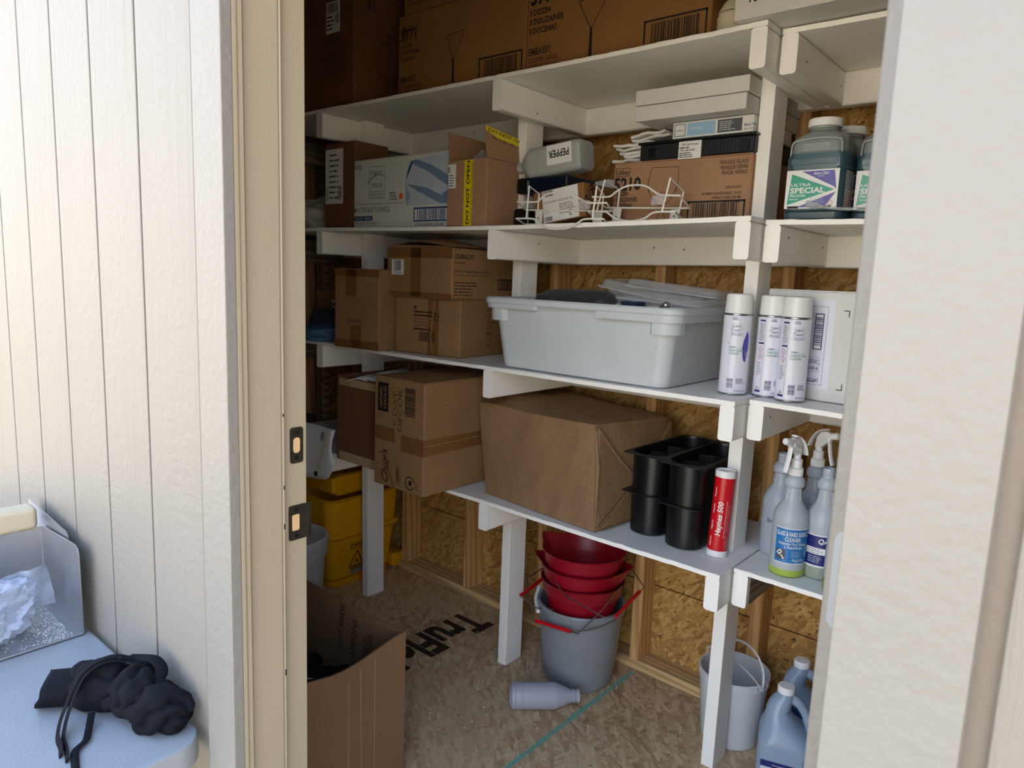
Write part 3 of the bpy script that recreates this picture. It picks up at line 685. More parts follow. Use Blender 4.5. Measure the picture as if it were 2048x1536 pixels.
# blue gloves / bags behind
b = BX(0, .17, 0, .12, 0, .03, bev=.01, seg=3); bmesh.ops.subdivide_edges(b, edges=list(b.edges), cuts=3, use_grid_fill=True); crumple(b, .006, 30)
tag(obj('clear_bag', b, m_film('bag_film', (.8, .85, .9), .5), None, (-.735, .26, 1.66)), 'clear plastic sleeve beside the glass box with the goblet drawing', 'bag')
for i in range(4):
    tag(obj('blue_rack_bar', BX(0, .14, 0, .1, 0, .006, bev=.002), plain('bright_blue_plastic', '1c5aa8', .35), None, (-.72, .25, 1.632+i*.0072)), ('lowest', 'second', 'third', 'topmost')[i]+' bright blue plastic strip of the stack behind the tilted lid carton', 'plastic strip', 'blue plastic strips behind the lid carton')
tag(obj('cardboard_filler', BX(-.75, -.55, .24, .38, 1.5345, 1.631, bev=.002), M['cardd']), 'dark carton under the blue plastic strips on the second shelf', 'box')
t = carton('goblet_box', 'brown fragile glass box with a goblet drawing on the second shelf', (-.598, .16, 1.5375), (.414, .30, .178), 'cardp', seam=True)
P = PF(.414, .30, .178); P.frame(.008, .142, .055, .164, .0012, 'ink'); P.text('Libbey', .010, .147, .013, 'ink', w=.044, bold=.8); P.text('5210', .004, .103, .034, 'ink', w=.088, bold=2.6)
P.text('3 DOZEN', .004, .088, .011, 'ink', w=.048, bold=2); P.text('3 DOUZAINES', .004, .071, .011, 'ink', w=.079, bold=2); P.text('3 DOCENAS', .004, .054, .011, 'ink', w=.064, bold=2)
P.line([(.118, .095), (.115, .120), (.126, .160), (.208, .158), (.208, .115), (.203, .09)], .0014, 'ink')
P.line([(.115, .12), (.122, .088), (.142, .066), (.155, .058), (.156, .032), (.148, .018), (.125, .010), (.195, .010), (.178, .018), (.169, .032), (.170, .058), (.19, .072), (.208, .115)], .0014, 'ink'); P.line([(.134, .07), (.15, .088), (.162, .092), (.175, .09), (.19, .075)], .0012, 'ink')
for i, s in enumerate(('FRAGILE GLASS', 'FRAGILE VERRE', 'FRÁGIL VIDRIO')): P.text(s, .402, .156-i*.0135, .0095, 'ink', w=.077-.004*i, bold=.8, al='r')
P.text('2220/521024', .388, .094, .006, 'ink', w=.042, bold=1.2, al='r')
for i, s in enumerate(('HOFFMAN HOUSE GOBLET, 10 OZ', 'VERRES À PIED, 296 ML', 'COPAS, 296 ML')): P.text(s, .39, .079-i*.011, .0062, 'ink', w=(.11, .08, .052)[i], bold=1.2, al='r')
P.frame(.243, .018, .40, .062, .005, 'ink'); P.bars(.257, .022, .386, .058, 'ink', 34); P.text('0 00 31009 62193 4', .268, .004, .0085, 'ink', w=.098, bold=.6); P.build(t)
t = thing('cash_drawer_tray', 'black ribbed plastic cash drawer insert with white label', 'cash tray', (-.512, .155, 1.719))
obj('body', BX(0, .33, 0, .27, 0, .040, bev=.002), M['blackm'], t); obj('lid_rim', BX(-.006, .334, -.005, .275, .041, .048, bev=.002), M['black'], t)
for i in range(14): obj('rib', BX(.19+i*.0095, .193+i*.0095, -.0025, 0, .003, .038), M['blackm'], t)
for x in (.028, .295): obj('latch', BX(x, x+.022, -.004, -.0006, .004, .030, bev=.001), M['black'], t)
P = PF(.33, .27, .04); P.rect(.12, -.006, .186, .040, 'white', 4); P.text('APG Cash Drawer', .128, .029, .0055, 'ink', w=.05, lay=6, bold=1); P.text('VPK-15B-1A-BX', .124, .014, .0055, 'ink', w=.045, lay=6, bold=1); P.lines_(.123, -.003, .17, .012, 3, 'ink', 6); P.lines_(.123, .02, .16, .027, 1, 'slate', 6); P.build(t)
t = carton('clock_box', 'flat white wall clock box with blue and grey panels on the black tray', (-.415, .157, 1.7685), (.2255, .27, .042), 'wcardb', seam=False, bev=.001)
P = PF(.2255, .27, .042); P.frame(.006, .006, .037, .036, .0015, 'navy'); P.text('realspace', .009, .019, .004, 'slate', w=.025, bold=.5); P.rect(.043, .005, .122, .037, 'sky'); P.text('9" Wall Clock', .05, .02, .006, 'white', w=.036); P.rect(.129, .005, .195, .037, 'slate'); P.lines_(.134, .009, .178, .034, 5, 'white', fill=.3)
P.text('Black Fin', .201, .015, .006, 'navy', w=.03, bold=.8); P.text('Item 706-1', .201, .006, .004, 'slate', w=.028); P.build(t)
for i, (z, x0, x1) in enumerate(((1.8125, -.500, -.189), (1.8535, -.504, -.185))):
    t = carton('shallow_white_box', ('shallow white lidded box, lower of the two above the clock box', 'shallow white lidded box, topmost of the stack on the second shelf')[i], (x0, .10, z), (x1-x0, .37, .039), 'wcard', seam=False, bev=.0015)
# white envelopes
t = thing('mailer_stack', 'stack of crumpled white mailers beside the black cash tray', 'mailers', (-.62, .2, 1.722))
for i in range(7):
    b = BX(0, .16-.006*i if i < 5 else .12, 0, .16, 0, .008, bev=.003); bmesh.ops.subdivide_edges(b, edges=list(b.edges), cuts=5, use_grid_fill=True); crumple(b, .007, 26, i*3)
    obj('mailer', b, M['white'], t, (-.012+.012*((i*7) % 4)+(.03 if i > 4 else 0), .0, .004+i*.0108), (0, -.03*(i > 3)-.05*(i > 4), .05*((i*5) % 3-1)))
# wire racks
M['tagfilm'] = m_film('hardware_bag_film', (.7, .7, .75), .8, .1)
def rack(label, top, topb, bot, botb, L, Lb, R, Rb, s1, s2, bag):
    t = thing('wire_can_rack', label, 'wire rack', (0, 0, 0)); r = .0026
    def w(name, pts, closed=False): b = NB(); tube(b, pts, r, 8, closed); obj(name, b, M['wire'], t)
    w('top_wire', [topb[0]]+smoothpts(top, 4)+[topb[1]]); w('top_back_wire', topb); w('bottom_wire', [botb[0]]+smoothpts(bot, 4)+[botb[1]]); w('bottom_back_wire', botb)
    w('end_loop', [L[0], L[1], Lb[0], Lb[1]]); w('end_loop', [R[0], R[1], Rb[0], Rb[1]])
    for s in (s1, s2):
        (xa, ya, za), (xb, yb, zb) = s; sp = obj('mounting_strap', hexa(NB(), [(xb-.012, yb-.001, zb), (xb+.014, yb-.001, zb), (xb+.014, yb+.001, zb), (xb-.012, yb+.001, zb), (xa-.012, ya-.001, za), (xa+.014, ya-.001, za), (xa+.014, ya+.001, za), (xa-.012, ya+.001, za)]), M['wire'], t)
        b = NB(); dot(b, ((xa+xb)/2, ya-.0011, (za+zb)/2), (0, -1, 0), .0022); obj('screw_hole', b, M['dark'], sp)
    b = BX(-.018, .018, -.004, .004, -.013, .013, bev=.003); bmesh.ops.subdivide_edges(b, edges=list(b.edges), cuts=4, use_grid_fill=True); crumple(b, .006, 60); obj('hardware_bag', b, M['tagfilm'], t, bag)
rack('white wire can rack, the left one hanging over the second shelf edge',
     [(-.815, -.012, 1.599), (-.745, -.012, 1.597), (-.728, -.012, 1.606), (-.707, -.012, 1.617), (-.666, -.012, 1.621), (-.619, -.012, 1.615), (-.598, -.012, 1.603), (-.582, -.012, 1.595), (-.559, -.012, 1.588), (-.505, -.012, 1.586)],
     [(-.85, .07, 1.585), (-.538, .07, 1.573)],
     [(-.818, -.012, 1.552), (-.757, -.012, 1.55), (-.742, -.012, 1.543), (-.724, -.012, 1.532), (-.698, -.012, 1.522), (-.674, -.012, 1.519), (-.646, -.012, 1.52), (-.626, -.012, 1.522), (-.594, -.012, 1.536), (-.572, -.012, 1.545), (-.512, -.012, 1.544)],
     [(-.851, .07, 1.542), (-.548, .07, 1.5385)], [(-.779, -.012, 1.551), (-.773, -.012, 1.642)], [(-.801, .07, 1.631), (-.805, .07, 1.542)],
     [(-.548, -.012, 1.545), (-.539, -.012, 1.63)], [(-.57, .07, 1.62), (-.575, .07, 1.543)], [(-.798, .069, 1.581), (-.798, .069, 1.5375)], [(-.59, .069, 1.57), (-.589, .069, 1.5375)], (-.575, -.016, 1.582))
rack('white wire can rack, the right one in front of the goblet box',
     [(-.58, .03, 1.609), (-.528, .03, 1.607), (-.513, .03, 1.613), (-.501, .03, 1.621), (-.474, .03, 1.632), (-.441, .03, 1.634), (-.412, .03, 1.629), (-.385, .03, 1.613), (-.37, .03, 1.606), (-.353, .03, 1.604), (-.314, .03, 1.602)],
     [(-.589, .115, 1.588), (-.326, .115, 1.579)],
     [(-.591, .03, 1.569), (-.538, .03, 1.568), (-.525, .03, 1.563), (-.511, .03, 1.554), (-.486, .03, 1.545), (-.452, .03, 1.541), (-.42, .03, 1.545), (-.406, .03, 1.55), (-.392, .03, 1.559), (-.372, .03, 1.563), (-.325, .03, 1.562)],
     [(-.608, .115, 1.548), (-.344, .115, 1.551)], [(-.563, .03, 1.57), (-.542, .03, 1.652)], [(-.547, .115, 1.635), (-.552, .115, 1.551)],
     [(-.361, .03, 1.563), (-.344, .03, 1.646)], [(-.348, .115, 1.623), (-.36, .115, 1.553)], [(-.55, .114, 1.584), (-.555, .114, 1.54)], [(-.369, .114, 1.577), (-.372, .114, 1.541)], (-.372, .026, 1.592))

# presoak jugs, right unit
def presoak(label, loc, rz=0, front=True):
    t = thing('chemical_jug', label, 'jug', loc, (0, 0, rz), None if front else None)
    k = NT('presoak_plastic'); g = k.n('TexCoord'); s = k.n('SeparateXYZ'); k.l(g.outputs['Object'], s.inputs[0])
    k.color(k.ramp(s.outputs[2], [(0, lin('3d5560')), (.1545, lin('33505a')), (.1575, lin('7c8584'))])); k.set(Roughness=.28)
    obj('body', loft([(0, .060, .040, .02), (.004, .067, .047, .02), (.018, .069, .049, .02), (.0205, .066, .046, .02), (.022, .069, .049, .02), (.024, .066, .047, .02), (.118, .066, .047, .02), (.121, .069, .049, .02), (.145, .069, .049, .02), (.158, .065, .047, .022), (.176, .065, .047, .024), (.192, .060, .045, .03), (.203, .045, .04, .035), (.207, .034, .034, .034)], k=6), k.m, t)
    obj('grip_panel', BX(-.055, .050, -.0505, -.049, .128, .142, bev=.0006), k.m, t)
    h = NB(); tube(h, smoothpts([(-.058, -.049, .150), (-.056, -.049, .176), (-.045, -.0475, .184), (0, -.048, .188), (.045, -.0475, .184), (.056, -.049, .176), (.058, -.049, .152)], 4), .0022, 8); obj('moulded_ridge', h, plain('jug_ridge', '9aa3a3', .3), t)
    for i in range(4): obj('moulded_rib', BX(-.03, .03, -.0488, -.0465, .160+i*.0045, .1615+i*.0045), plain('jug_rib', 'a6aeae', .3), t)
    obj('neck', lathe([(.034, .206), (.031, .21), (.035, .212), (.031, .215), (.031, .22)], 32), plain('jug_neck', '98a09c', .3), t)
    obj('cap', lathe([(.036, .2175), (.0385, .2185), (.0385, .234), (.037, .2365), (.01, .2372)], 40), M['wcap'], t)
    P = Print(lambda u, v, o: Vector((u, -.047-o, v)))
    P.rect(-.0635, .027, .057, .116, 'white'); P.poly([(-.051, .108), (.049, .069), (-.058, .036)], 'teal', 1); P.poly([(-.028, .113), (.046, .113), (.053, .07), (.046, .076)], 'purple', 1); P.poly([(.053, .064), (.030, .030), (-.035, .030), (.046, .061)], 'purple', 1)
    P.text('Auto-Chlor', -.002, .104, .007, 'white', w=.036, shear=.35, lay=2, bold=.6); P.text('SYSTEM', .008, .099, .0028, 'white', w=.014, lay=2)
    P.text('ULTRA', -.051, .079, .0065, 'white', w=.046, bold=1, lay=2); P.text('SPECIAL', -.052, .063, .0125, 'white', w=.080, bold=2.4, lay=2); P.text('PRE-SOAK', -.052, .0545, .0055, 'white', w=.037, bold=1.2, lay=2); P.text('Remojo', -.052, .0475, .004, 'white', w=.02, bold=1, lay=2)
    P.rect(-.056, .0275, -.03, .033, 'ink', 2); P.rect(0.0, .0275, .045, .033, 'ink', 2); P.text('0.5 L', .018, .029, .003, 'white', lay=3); P.lines_(-.005, .036, .032, .054, 5, 'tb2', 2, fill=.25); P.line([(.042, .045), (.048, .039), (.042, .033), (.036, .039)], .0008, 'red', 2, True); P.build(t, 'front_label')
    P = Print(lambda u, v, o: Vector((.0665+o, u, v))); P.rect(-.03, .027, .035, .114, 'white'); P.lines_(-.026, .07, .03, .112, 9, 'navy', 1, 2); P.lines_(-.026, .03, .03, .068, 7, 'red', 1, 4); P.build(t, 'side_label')
presoak('green chemical jug with teal and purple front label, nearest on the right second shelf', (-.016, .165, 1.5425))
presoak('green chemical jug directly behind the front labelled jug, only cap and side showing', (.005, .29, 1.5425))
presoak('green chemical jug half hidden by the right door jamb', (.118, .235, 1.5425), .12)
b = NB(); tube(b, smoothpts([(-.012, .070, 1.575), (.02, .072, 1.569), (.06, .074, 1.5625), (.10, .076, 1.561), (.16, .078, 1.560)], 4), [.0075]*4+[.0035]*13, 8); tag(obj('siphon_tube', b, m_film('siphon_plastic', (.6, .65, .65), .75)), 'clear plastic siphon tube lying in front of the green jugs', 'tube')
t = carton('cardboard_box', 'dark brown box between the post and the green jugs', (-.10, .36, 1.5425), (.035, .07, .235), 'cardd', seam=False)

# --- third shelf
def taped(P, rects, m='tape'):
    for r in rects: P.rect(*r, m)
t = carton('cardboard_box', 'tall taped brown box at the left of the third shelf', (-1.655, -.048, 1.0985), (.228, .30, .288), 'card', rz=math.radians(6.0))
P = PF(.228, .3, .288); taped(P, ((.058, .19, .115, .287), (.085, .002, .14, .085), (0, .262, .228, .287), (0, .002, .228, .03)), 'tape')
P.frame(.06, .085, .15, .185, .0012, 'faint'); P.text('TNR-014', .07, .165, .012, 'faint', w=.068, bold=.5); P.line([(.06, .158), (.15, .158)], .001, 'faint'); P.lines_(.075, .12, .135, .155, 3, 'faint', fill=.25); P.rect(.07, .092, .14, .108, 'faint'); P.build(t)
t = carton('cardboard_box', 'taped brown carton with barcode, bottom of the two-box stack on the third shelf', (-1.411, .038, 1.0995), (.30, .36, .196), 'card', rz=math.radians(5.5))
P = PF(.3, .36, .196); P.rect(.155, .002, .205, .195, 'tape'); P.line([(.185, .195), (.17, .06), (.18, .005)], .002, 'tapel', 2)
for i in range(6): P.rect(.09, .145-i*.012, .175+.0*i, .1505-i*.012, 'inkb' if i in (0, 1, 5) else 'faint', 1)
P.bars(.115, .045, .19, .08, 'inkb', 18); P.text('EXPORT', .16, .165, .006, 'faint'); P.lines_(.18, .12, .21, .15, 3, 'inkb'); P.poly([(.096+.006*math.cos(a*PI/6), .163+.006*math.sin(a*PI/6)) for a in range(12)], 'inkb'); P.build(t)
P = PF(.3, .36, .196, 'right')
for i, s in enumerate(('N.W.:', 'G.W.:', 'MEAS:', 'QTY:', 'Kingston', 'P.O. NO:', 'NO.')): P.text(s, .15, .03+i*.021, .0125, 'inkb', w=.035+.02*(len(s) > 5), bold=.2)
P.build(t)
t = thing('broom_insert_box', 'opened brown broom box stacked on the taped carton, flaps bulging', 'box', (-1.447, .028, 1.2985), (0, math.radians(0), math.radians(.5)))
obj('body', BX(0, .325, 0, .36, 0, .170, bev=.004), M['card'], t)
fb = rings(NB(), [[(x, .0, .171), (x, .004, .171), (x, .004, .173+h), (x, .0, .173+h)] for x, h in ((.01, .0), (.06, .014), (.10, .034), (.15, .040), (.20, .036), (.25, .022), (.315, .001))]); 
obj('top_flap', rings(NB(), [[(x, y, .1725+h*max(0, 1-abs(y-.12)/.2)) for x, h in ((.005, .004), (.06, .018), (.11, .036), (.16, .04), (.22, .03), (.27, .014), (.32, .001))] for y in (.0, .03, .08, .15, .25, .34)], False, False, False), M['cardp'], t)
obj('top_flap', hexa(NB(), [(.0, .0, .171), (.325, .0, .171), (.325, .004, .171), (.0, .004, .171), (.03, -.004, .178), (.31, -.004, .174), (.31, .0, .174), (.03, .0, .178)]), M['card'], t)
P = PF(.325, .36, .17); P.rect(.125, .002, .175, .169, 'tape'); P.rect(.0, .135, .325, .167, 'tape'); P.rect(0, .002, .325, .018, 'tape'); P.rect(.025, .075, .088, .128, 'white', 1); P.bars(.038, .088, .078, .125, 'ink', 12, lay=2); P.text('B21700421716', .034, .079, .006, 'ink', w=.046, lay=2, bold=.8); P.build(t)
P = PF(.325, .36, .17, 'right'); P.text('DURA', .012, .135, .015, 'ink', w=.052, bold=2, shear=.25); P.text('LOC', .066, .135, .015, 'ink', w=.038, bold=2); P.text('by ECOLAB', .012, .119, .0065, 'ink', w=.05, bold=1)
P.text('DURA LOC Angle Broom Insert, BLA', .012, .090, .008, 'ink', w=.17, bold=1); P.text('Encarte de escoba angular Dura Loc, Negro', .012, .078, .007, 'inkb', w=.185); P.lines_(.012, .01, .13, .062, 5, 'inkb', seed=5, fill=.35); P.text('Box of 12', .235, .09, .007, 'inkb'); P.frame(.235, .035, .33, .07, .004, 'ink'); P.bars(.245, .038, .33, .067, 'ink', 16); P.build(t)

# white tote
t = thing('white_tote', 'large white translucent food storage tote on the third shelf', 'tote', (-.604, .238, 1.1025))
hx, hy = .285, .215
sec = [(0, hx-.008, hy-.008, .03), (.004, hx, hy, .035), (.02, hx+.003, hy+.003, .036), (.195, hx+.026, hy+.022, .038), (.1965, hx+.049, hy+.045, .045), (.200, hx+.052, hy+.048, .045), (.211, hx+.052, hy+.048, .045), (.216, hx+.048, hy+.044, .042),
       (.216, hx+.030, hy+.026, .036), (.21, hx+.022, hy+.018, .035), (.02, hx-.001, hy-.001, .03), (.006, hx-.01, hy-.01, .025)]
obj('tub', loft(sec, k=6), M['tote'], t)
def skirt(nm, test, z0, z1, g0, g1, hx_, hy_):
    pts = []; base = rrect(hx_, hy_, .042, 0, k=8)
    for a, b_ in zip(base, base[1:]+base[:1]):
        n_ = max(1, int(math.hypot(b_[0]-a[0], b_[1]-a[1])/.02))
        for q in range(n_): pts.append((a[0]+(b_[0]-a[0])*q/n_, a[1]+(b_[1]-a[1])*q/n_))
    start = next((i for i in range(len(pts)) if not test(*pts[i])), 0); pts = pts[start:]+pts[:start]; run = []
    for p in pts+[(0, 0)]:
        if p != (0, 0) and test(*p): run.append(p); continue
        if len(run) > 2:
            rr_ = []
            for x, y in run:
                sx = (hx_-g0)/hx_; sy = (hy_-g0)/hy_; tx = (hx_-g1)/hx_; ty = (hy_-g1)/hy_
                rr_.append([(x, y, z1), (x*(1-.004), y*(1-.004), z0), (x*tx, y*ty, z0), (x*tx, y*ty, z1)])
            obj(nm, rings(NB(), rr_), M['tote'], t)
        run = []
skirt('handle_lip', lambda x, y: y < -.18 and x < -.12 or x < -.29 and y < 0, .184, .1975, 0, .016, hx+.0475, hy+.0435)
skirt('handle_lip', lambda x, y: (y < -.18 and x > .09) or (x > .29 and y < .03), .178, .1975, 0, .016, hx+.0475, hy+.0435)
skirt('corner_lug', lambda x, y: (y < -.18 and x > .24) or (x > .27 and y < -.19), .146, .195, 0, .03, hx+.037, hy+.034)
skirt('corner_lug', lambda x, y: (y < -.18 and x < -.245) or (x < -.27 and y < -.19), .146, .195, 0, .03, hx+.037, hy+.034)
# things in the tote
dm = loft([(0, .15, .10, .05), (.02, .15, .10, .05), (.045, .14, .092, .05), (.062, .115, .07, .05), (.068, .07, .04, .04)], k=5)
k = NT('smoked_plastic'); k.color(k.mix(k.noise(k.coord(), 60, 4), lin('1c1e20'), lin('43464a'))); k.set(Roughness=.4)
tag(obj('smoked_lid', dm, k.m, None, (-.70, .19, 1.283)), 'dusty smoked-grey domed lid poking out of the tote left side', 'lid')
M['clr'] = m_film('clear_polycarbonate', (.7, .72, .74), .93, .06)
def clearlid(loc, rot, label, hx=.16, hy=.13):
    b = loft([(0, hx, hy, .03), (.003, hx, hy, .03), (.004, hx-.008, hy-.008, .028), (.022, hx-.014, hy-.014, .025), (.024, hx-.02, hy-.02, .025), (.0215, hx-.022, hy-.022, .025), (.002, hx-.012, hy-.012, .025)], k=5)
    t_ = tag(obj('pan_cover', b, M['clr'], None, loc, rot), label, 'lid', 'clear lids in the white tote')
    r_ = NB(); tube(r_, rrect(hx, hy, .03, .0015), .0016, 6, True); obj('rim', r_, plain('clear_rim', 'c8ccce', .12), t_)
clearlid((-.475, .30, 1.333), (.06, .05, .08), 'clear plastic pan lid, flattest of the lids heaped in the tote')
clearlid((-.50, .31, 1.345), (.02, .14, -.05), 'clear plastic pan lid tilted up to the left in the tote')
clearlid((-.44, .33, 1.352), (-.03, .09, .1), 'clear plastic pan lid, topmost in the tote', .15, .12)
clearlid((-.43, .27, 1.318), (.04, .0, -.03), 'clear plastic pan lid, lowest in the tote')
t2 = thing('steel_ladle', 'polished steel ladle knob showing over the tote rim', 'ladle', (-.352, .07, 1.322))
s = NB(); bmesh.ops.create_uvsphere(s, u_segments=24, v_segments=14, radius=.011); obj('knob', s, M['steel'], t2)
s = NB(); tube(s, smoothpts([(-.02, .02, -.10), (-.022, .012, -.02), (-.016, .004, -.003), (0, 0, 0)], 4), .004, 8); obj('handle', s, M['steel'], t2)
tag(obj('blue_cup', lathe([(.03, 0), (.036, .03), (.034, .03), (.029, .004)], 24), plain('dark_blue_plastic', '23304c', .3), None, (-.47, .10, 1.296)), 'small dark blue cup inside the tote beside the ladle', 'cup')
tag(obj('inner_pan', BX(-.865, -.345, .045, .42, 1.112, 1.275, bev=.02, seg=2), plain('grey_pan', '9aa0a4', .4)), 'grey stack of pans filling the tote below the lids', 'pans')

# oven cleaner cans
def can(loc, turn, label, hazard=True):
    t = thing('spray_can', label, 'spray can', loc, (0, 0, turn), 'white oven cleaner spray cans'); r = .0358
    obj('body', lathe([(.029, 0), (r, .0005), (r+.0008, .002), (r+.0006, .004), (r, .0055), (r, .203), (r+.0008, .2045), (r+.0008, .2065), (r-.001, .208)], 40), [M['can']], t)
    obj('bottom_rim', lathe([(r+.0004, .0005), (r+.0013, .0015), (r+.0013, .0035), (r+.0004, .0045)], 40, False, False), M['zinc'], t)
    obj('top_rim', lathe([(r+.0003, .203), (r+.0012, .2045), (r+.0012, .2065), (r+.0003, .208)], 40, False, False), M['zinc'], t)
    obj('cap', lathe([(r-.0018, .208), (r-.0012, .209), (r-.0035, .2525), (r-.006, .2565), (r-.012, .258), (.002, .2585)], 40), M['wcap'], t)
    P = Print(cyl_map(r, -PI/2)); f = P
    P.text('REORDER', -.013, .197, .0022, 'navy', w=.012); P.text('243525', -.013, .192, .004, 'navy', w=.014, bold=1)
    first_mark(P, -.012, .160, .022, 'navy'); P.text('THE MARK OF QUALITY IN', -.014, .1565, .0022, 'navy', w=.03, bold=.5); P.text('NON-FOOD ESSENTIALS', -.014, .153, .0022, 'navy', w=.028, bold=.5)
    P.text('FOAMING', -.016, .122, .003, 'navy', w=.017, bold=1); P.rect(-.016, .1195, .025, .1200, 'green', n=4); P.text('OVEN & GRILL', -.0165, .112, .0055, 'green', w=.041, bold=.3); P.text('CLEANER', -.0165, .1045, .0055, 'green', w=.026, bold=.3)
    P.bars(-.0155, .018, .0, .044, 'navy', 20, vert=False); P.lines_(.007, .03, .03, .044, 5, 'navy', 1, fill=.4); P.text('NET WT 19 OZ (1 LB 3 OZ)', .004, .010, .0028, 'navy', w=.028, bold=1)
    if hazard:
        P.rect(-.042, .192, -.026, .196, 'navy', n=3); P.rect(-.042, .135, -.026, .139, 'navy', n=3); P.rect(-.042, .012, -.026, .017, 'navy', n=3); P.rect(-.026, .012, -.0256, .194, 'slate')
        P.lines_(-.041, .143, -.027, .189, 14, 'slate', 1, 3, .35)
        for v in (.122, .104): P.line([(-.034, v+.008), (-.028, v), (-.034, v-.008), (-.040, v)], .0008, 'red', 2, True); P.text('x', -.0355, v-.0025, .004, 'ink', bold=1)
        P.lines_(-.041, .055, -.028, .09, 9, 'slate', 1, 7, .3); P.line([(-.034, .027), (-.030, .02), (-.038, .02)], .0008, 'ink', 2, True)
    else:
        P.poly([(.019, .14), (.0165, .125), (.0175, .11), (.021, .09), (.028, .085), (.034, .12), (.034, .15), (.028, .165)], 'purple', 0); P.rect(-.0195, .13, -.0180, .134, 'ink')
    P.build(t); return t
ca = math.radians(38)
can((-.172, .123, TOP[3]-.0003), math.radians(22), 'white oven cleaner spray can, leftmost of three with purple swirl', False)
can((-.098, .166, RZ[3]+T+.001), math.radians(34), 'white oven cleaner spray can, middle of three beside the post')
can((-.031, .143, RZ[3]+T+.001), math.radians(34), 'white oven cleaner spray can, rightmost of three before the white carton')
t = carton('white_carton', 'white carton with upside-down label behind the spray cans', (-.132, .207, RZ[3]+T+.001), (.34, .225, .272), 'wcardb', rz=math.radians(-4))
P = PF(.34, .225, .272); P.rect(.075, .03, .175, .252, 'can'); P.frame(.088, .04, .158, .235, .0008, 'navy'); P.rect(.128, .128, .150, .218, 'navy', 1); P.rect(.1305, .1305, .1475, .2155, 'white', 2); P.bars(.131, .138, .147, .21, 'navy', 24, vert=False, lay=3)
P.line([(.196, .228), (.208, .228), (.208, .214)], .002, 'ink'); P.line([(.196, .034), (.208, .034), (.208, .048)], .002, 'ink')
P.text('FIRST', .145, .085, .008, 'navy', w=.035, rot=PI, bold=.6); P.text('mark', .145, .103, .012, 'navy', w=.034, rot=PI, shear=.3); P.line([(.105, .088), (.125, .094), (.152, .092)], .0012, 'green', 2); P.frame(.108, .072, .148, .108, .0006, 'navy')
P.text('243525', .15, .055, .008, 'navy', w=.028, rot=PI, bold=1); P.lines_(.122, .045, .15, .05, 1, 'navy'); P.build(t)

# left end of third shelf: cloths
def cloth_heap(name, label, loc, mat, s=(.12, .12, .05), seed=1, cat='cloth'):
    b = NB(); bmesh.ops.create_icosphere(b, subdivisions=4, radius=1)
    for v in b.verts:
        n_ = noise.noise(v.co*2.1+Vector((seed, 0, 0)))*.35+abs(noise.noise(v.co*5+Vector((0, seed, 0))))*.25
        v.co *= 1+n_; v.co = Vector((v.co.x*s[0], v.co.y*s[1], max(v.co.z, -.55)*s[2]+.55*s[2]))
    return tag(obj(name, b, mat, None, loc), label, cat)
cloth_heap('blue_cloth', 'folded pale blue cloth on the far left of the third shelf', (-1.93, .10, 1.097), plain('blue_cloth', '4c6f90', .9), (.16, .12, .035), 2)
cloth_heap('patterned_cloth', 'dark patterned cloth heaped on the blue cloth', (-2.0, .22, 1.135), plain('dark_pattern', '33405a', .9, var=.6, scale=90), (.13, .11, .05), 3)
cloth_heap('black_cloth', 'black cloth piled beside the tall taped box, far left', (-1.84, .28, 1.10), M['cloth'], (.10, .09, .12), 5)
t = carton('cardboard_box', 'brown box with small white label behind the cloths', (-2.25, .28, 1.098), (.26, .18, .19), 'card'); P = PF(.26, .18, .19); P.rect(.12, .05, .2, .15, 'white'); P.lines_(.125, .06, .19, .14, 4, 'ink'); P.build(t)
cloth_heap('white_rags', 'heap of white rags at the far left of the second shelf', (-2.13, .22, 1.541), plain('rag_white', 'b9b5ac', .9), (.16, .14, .085), 8, 'rags')

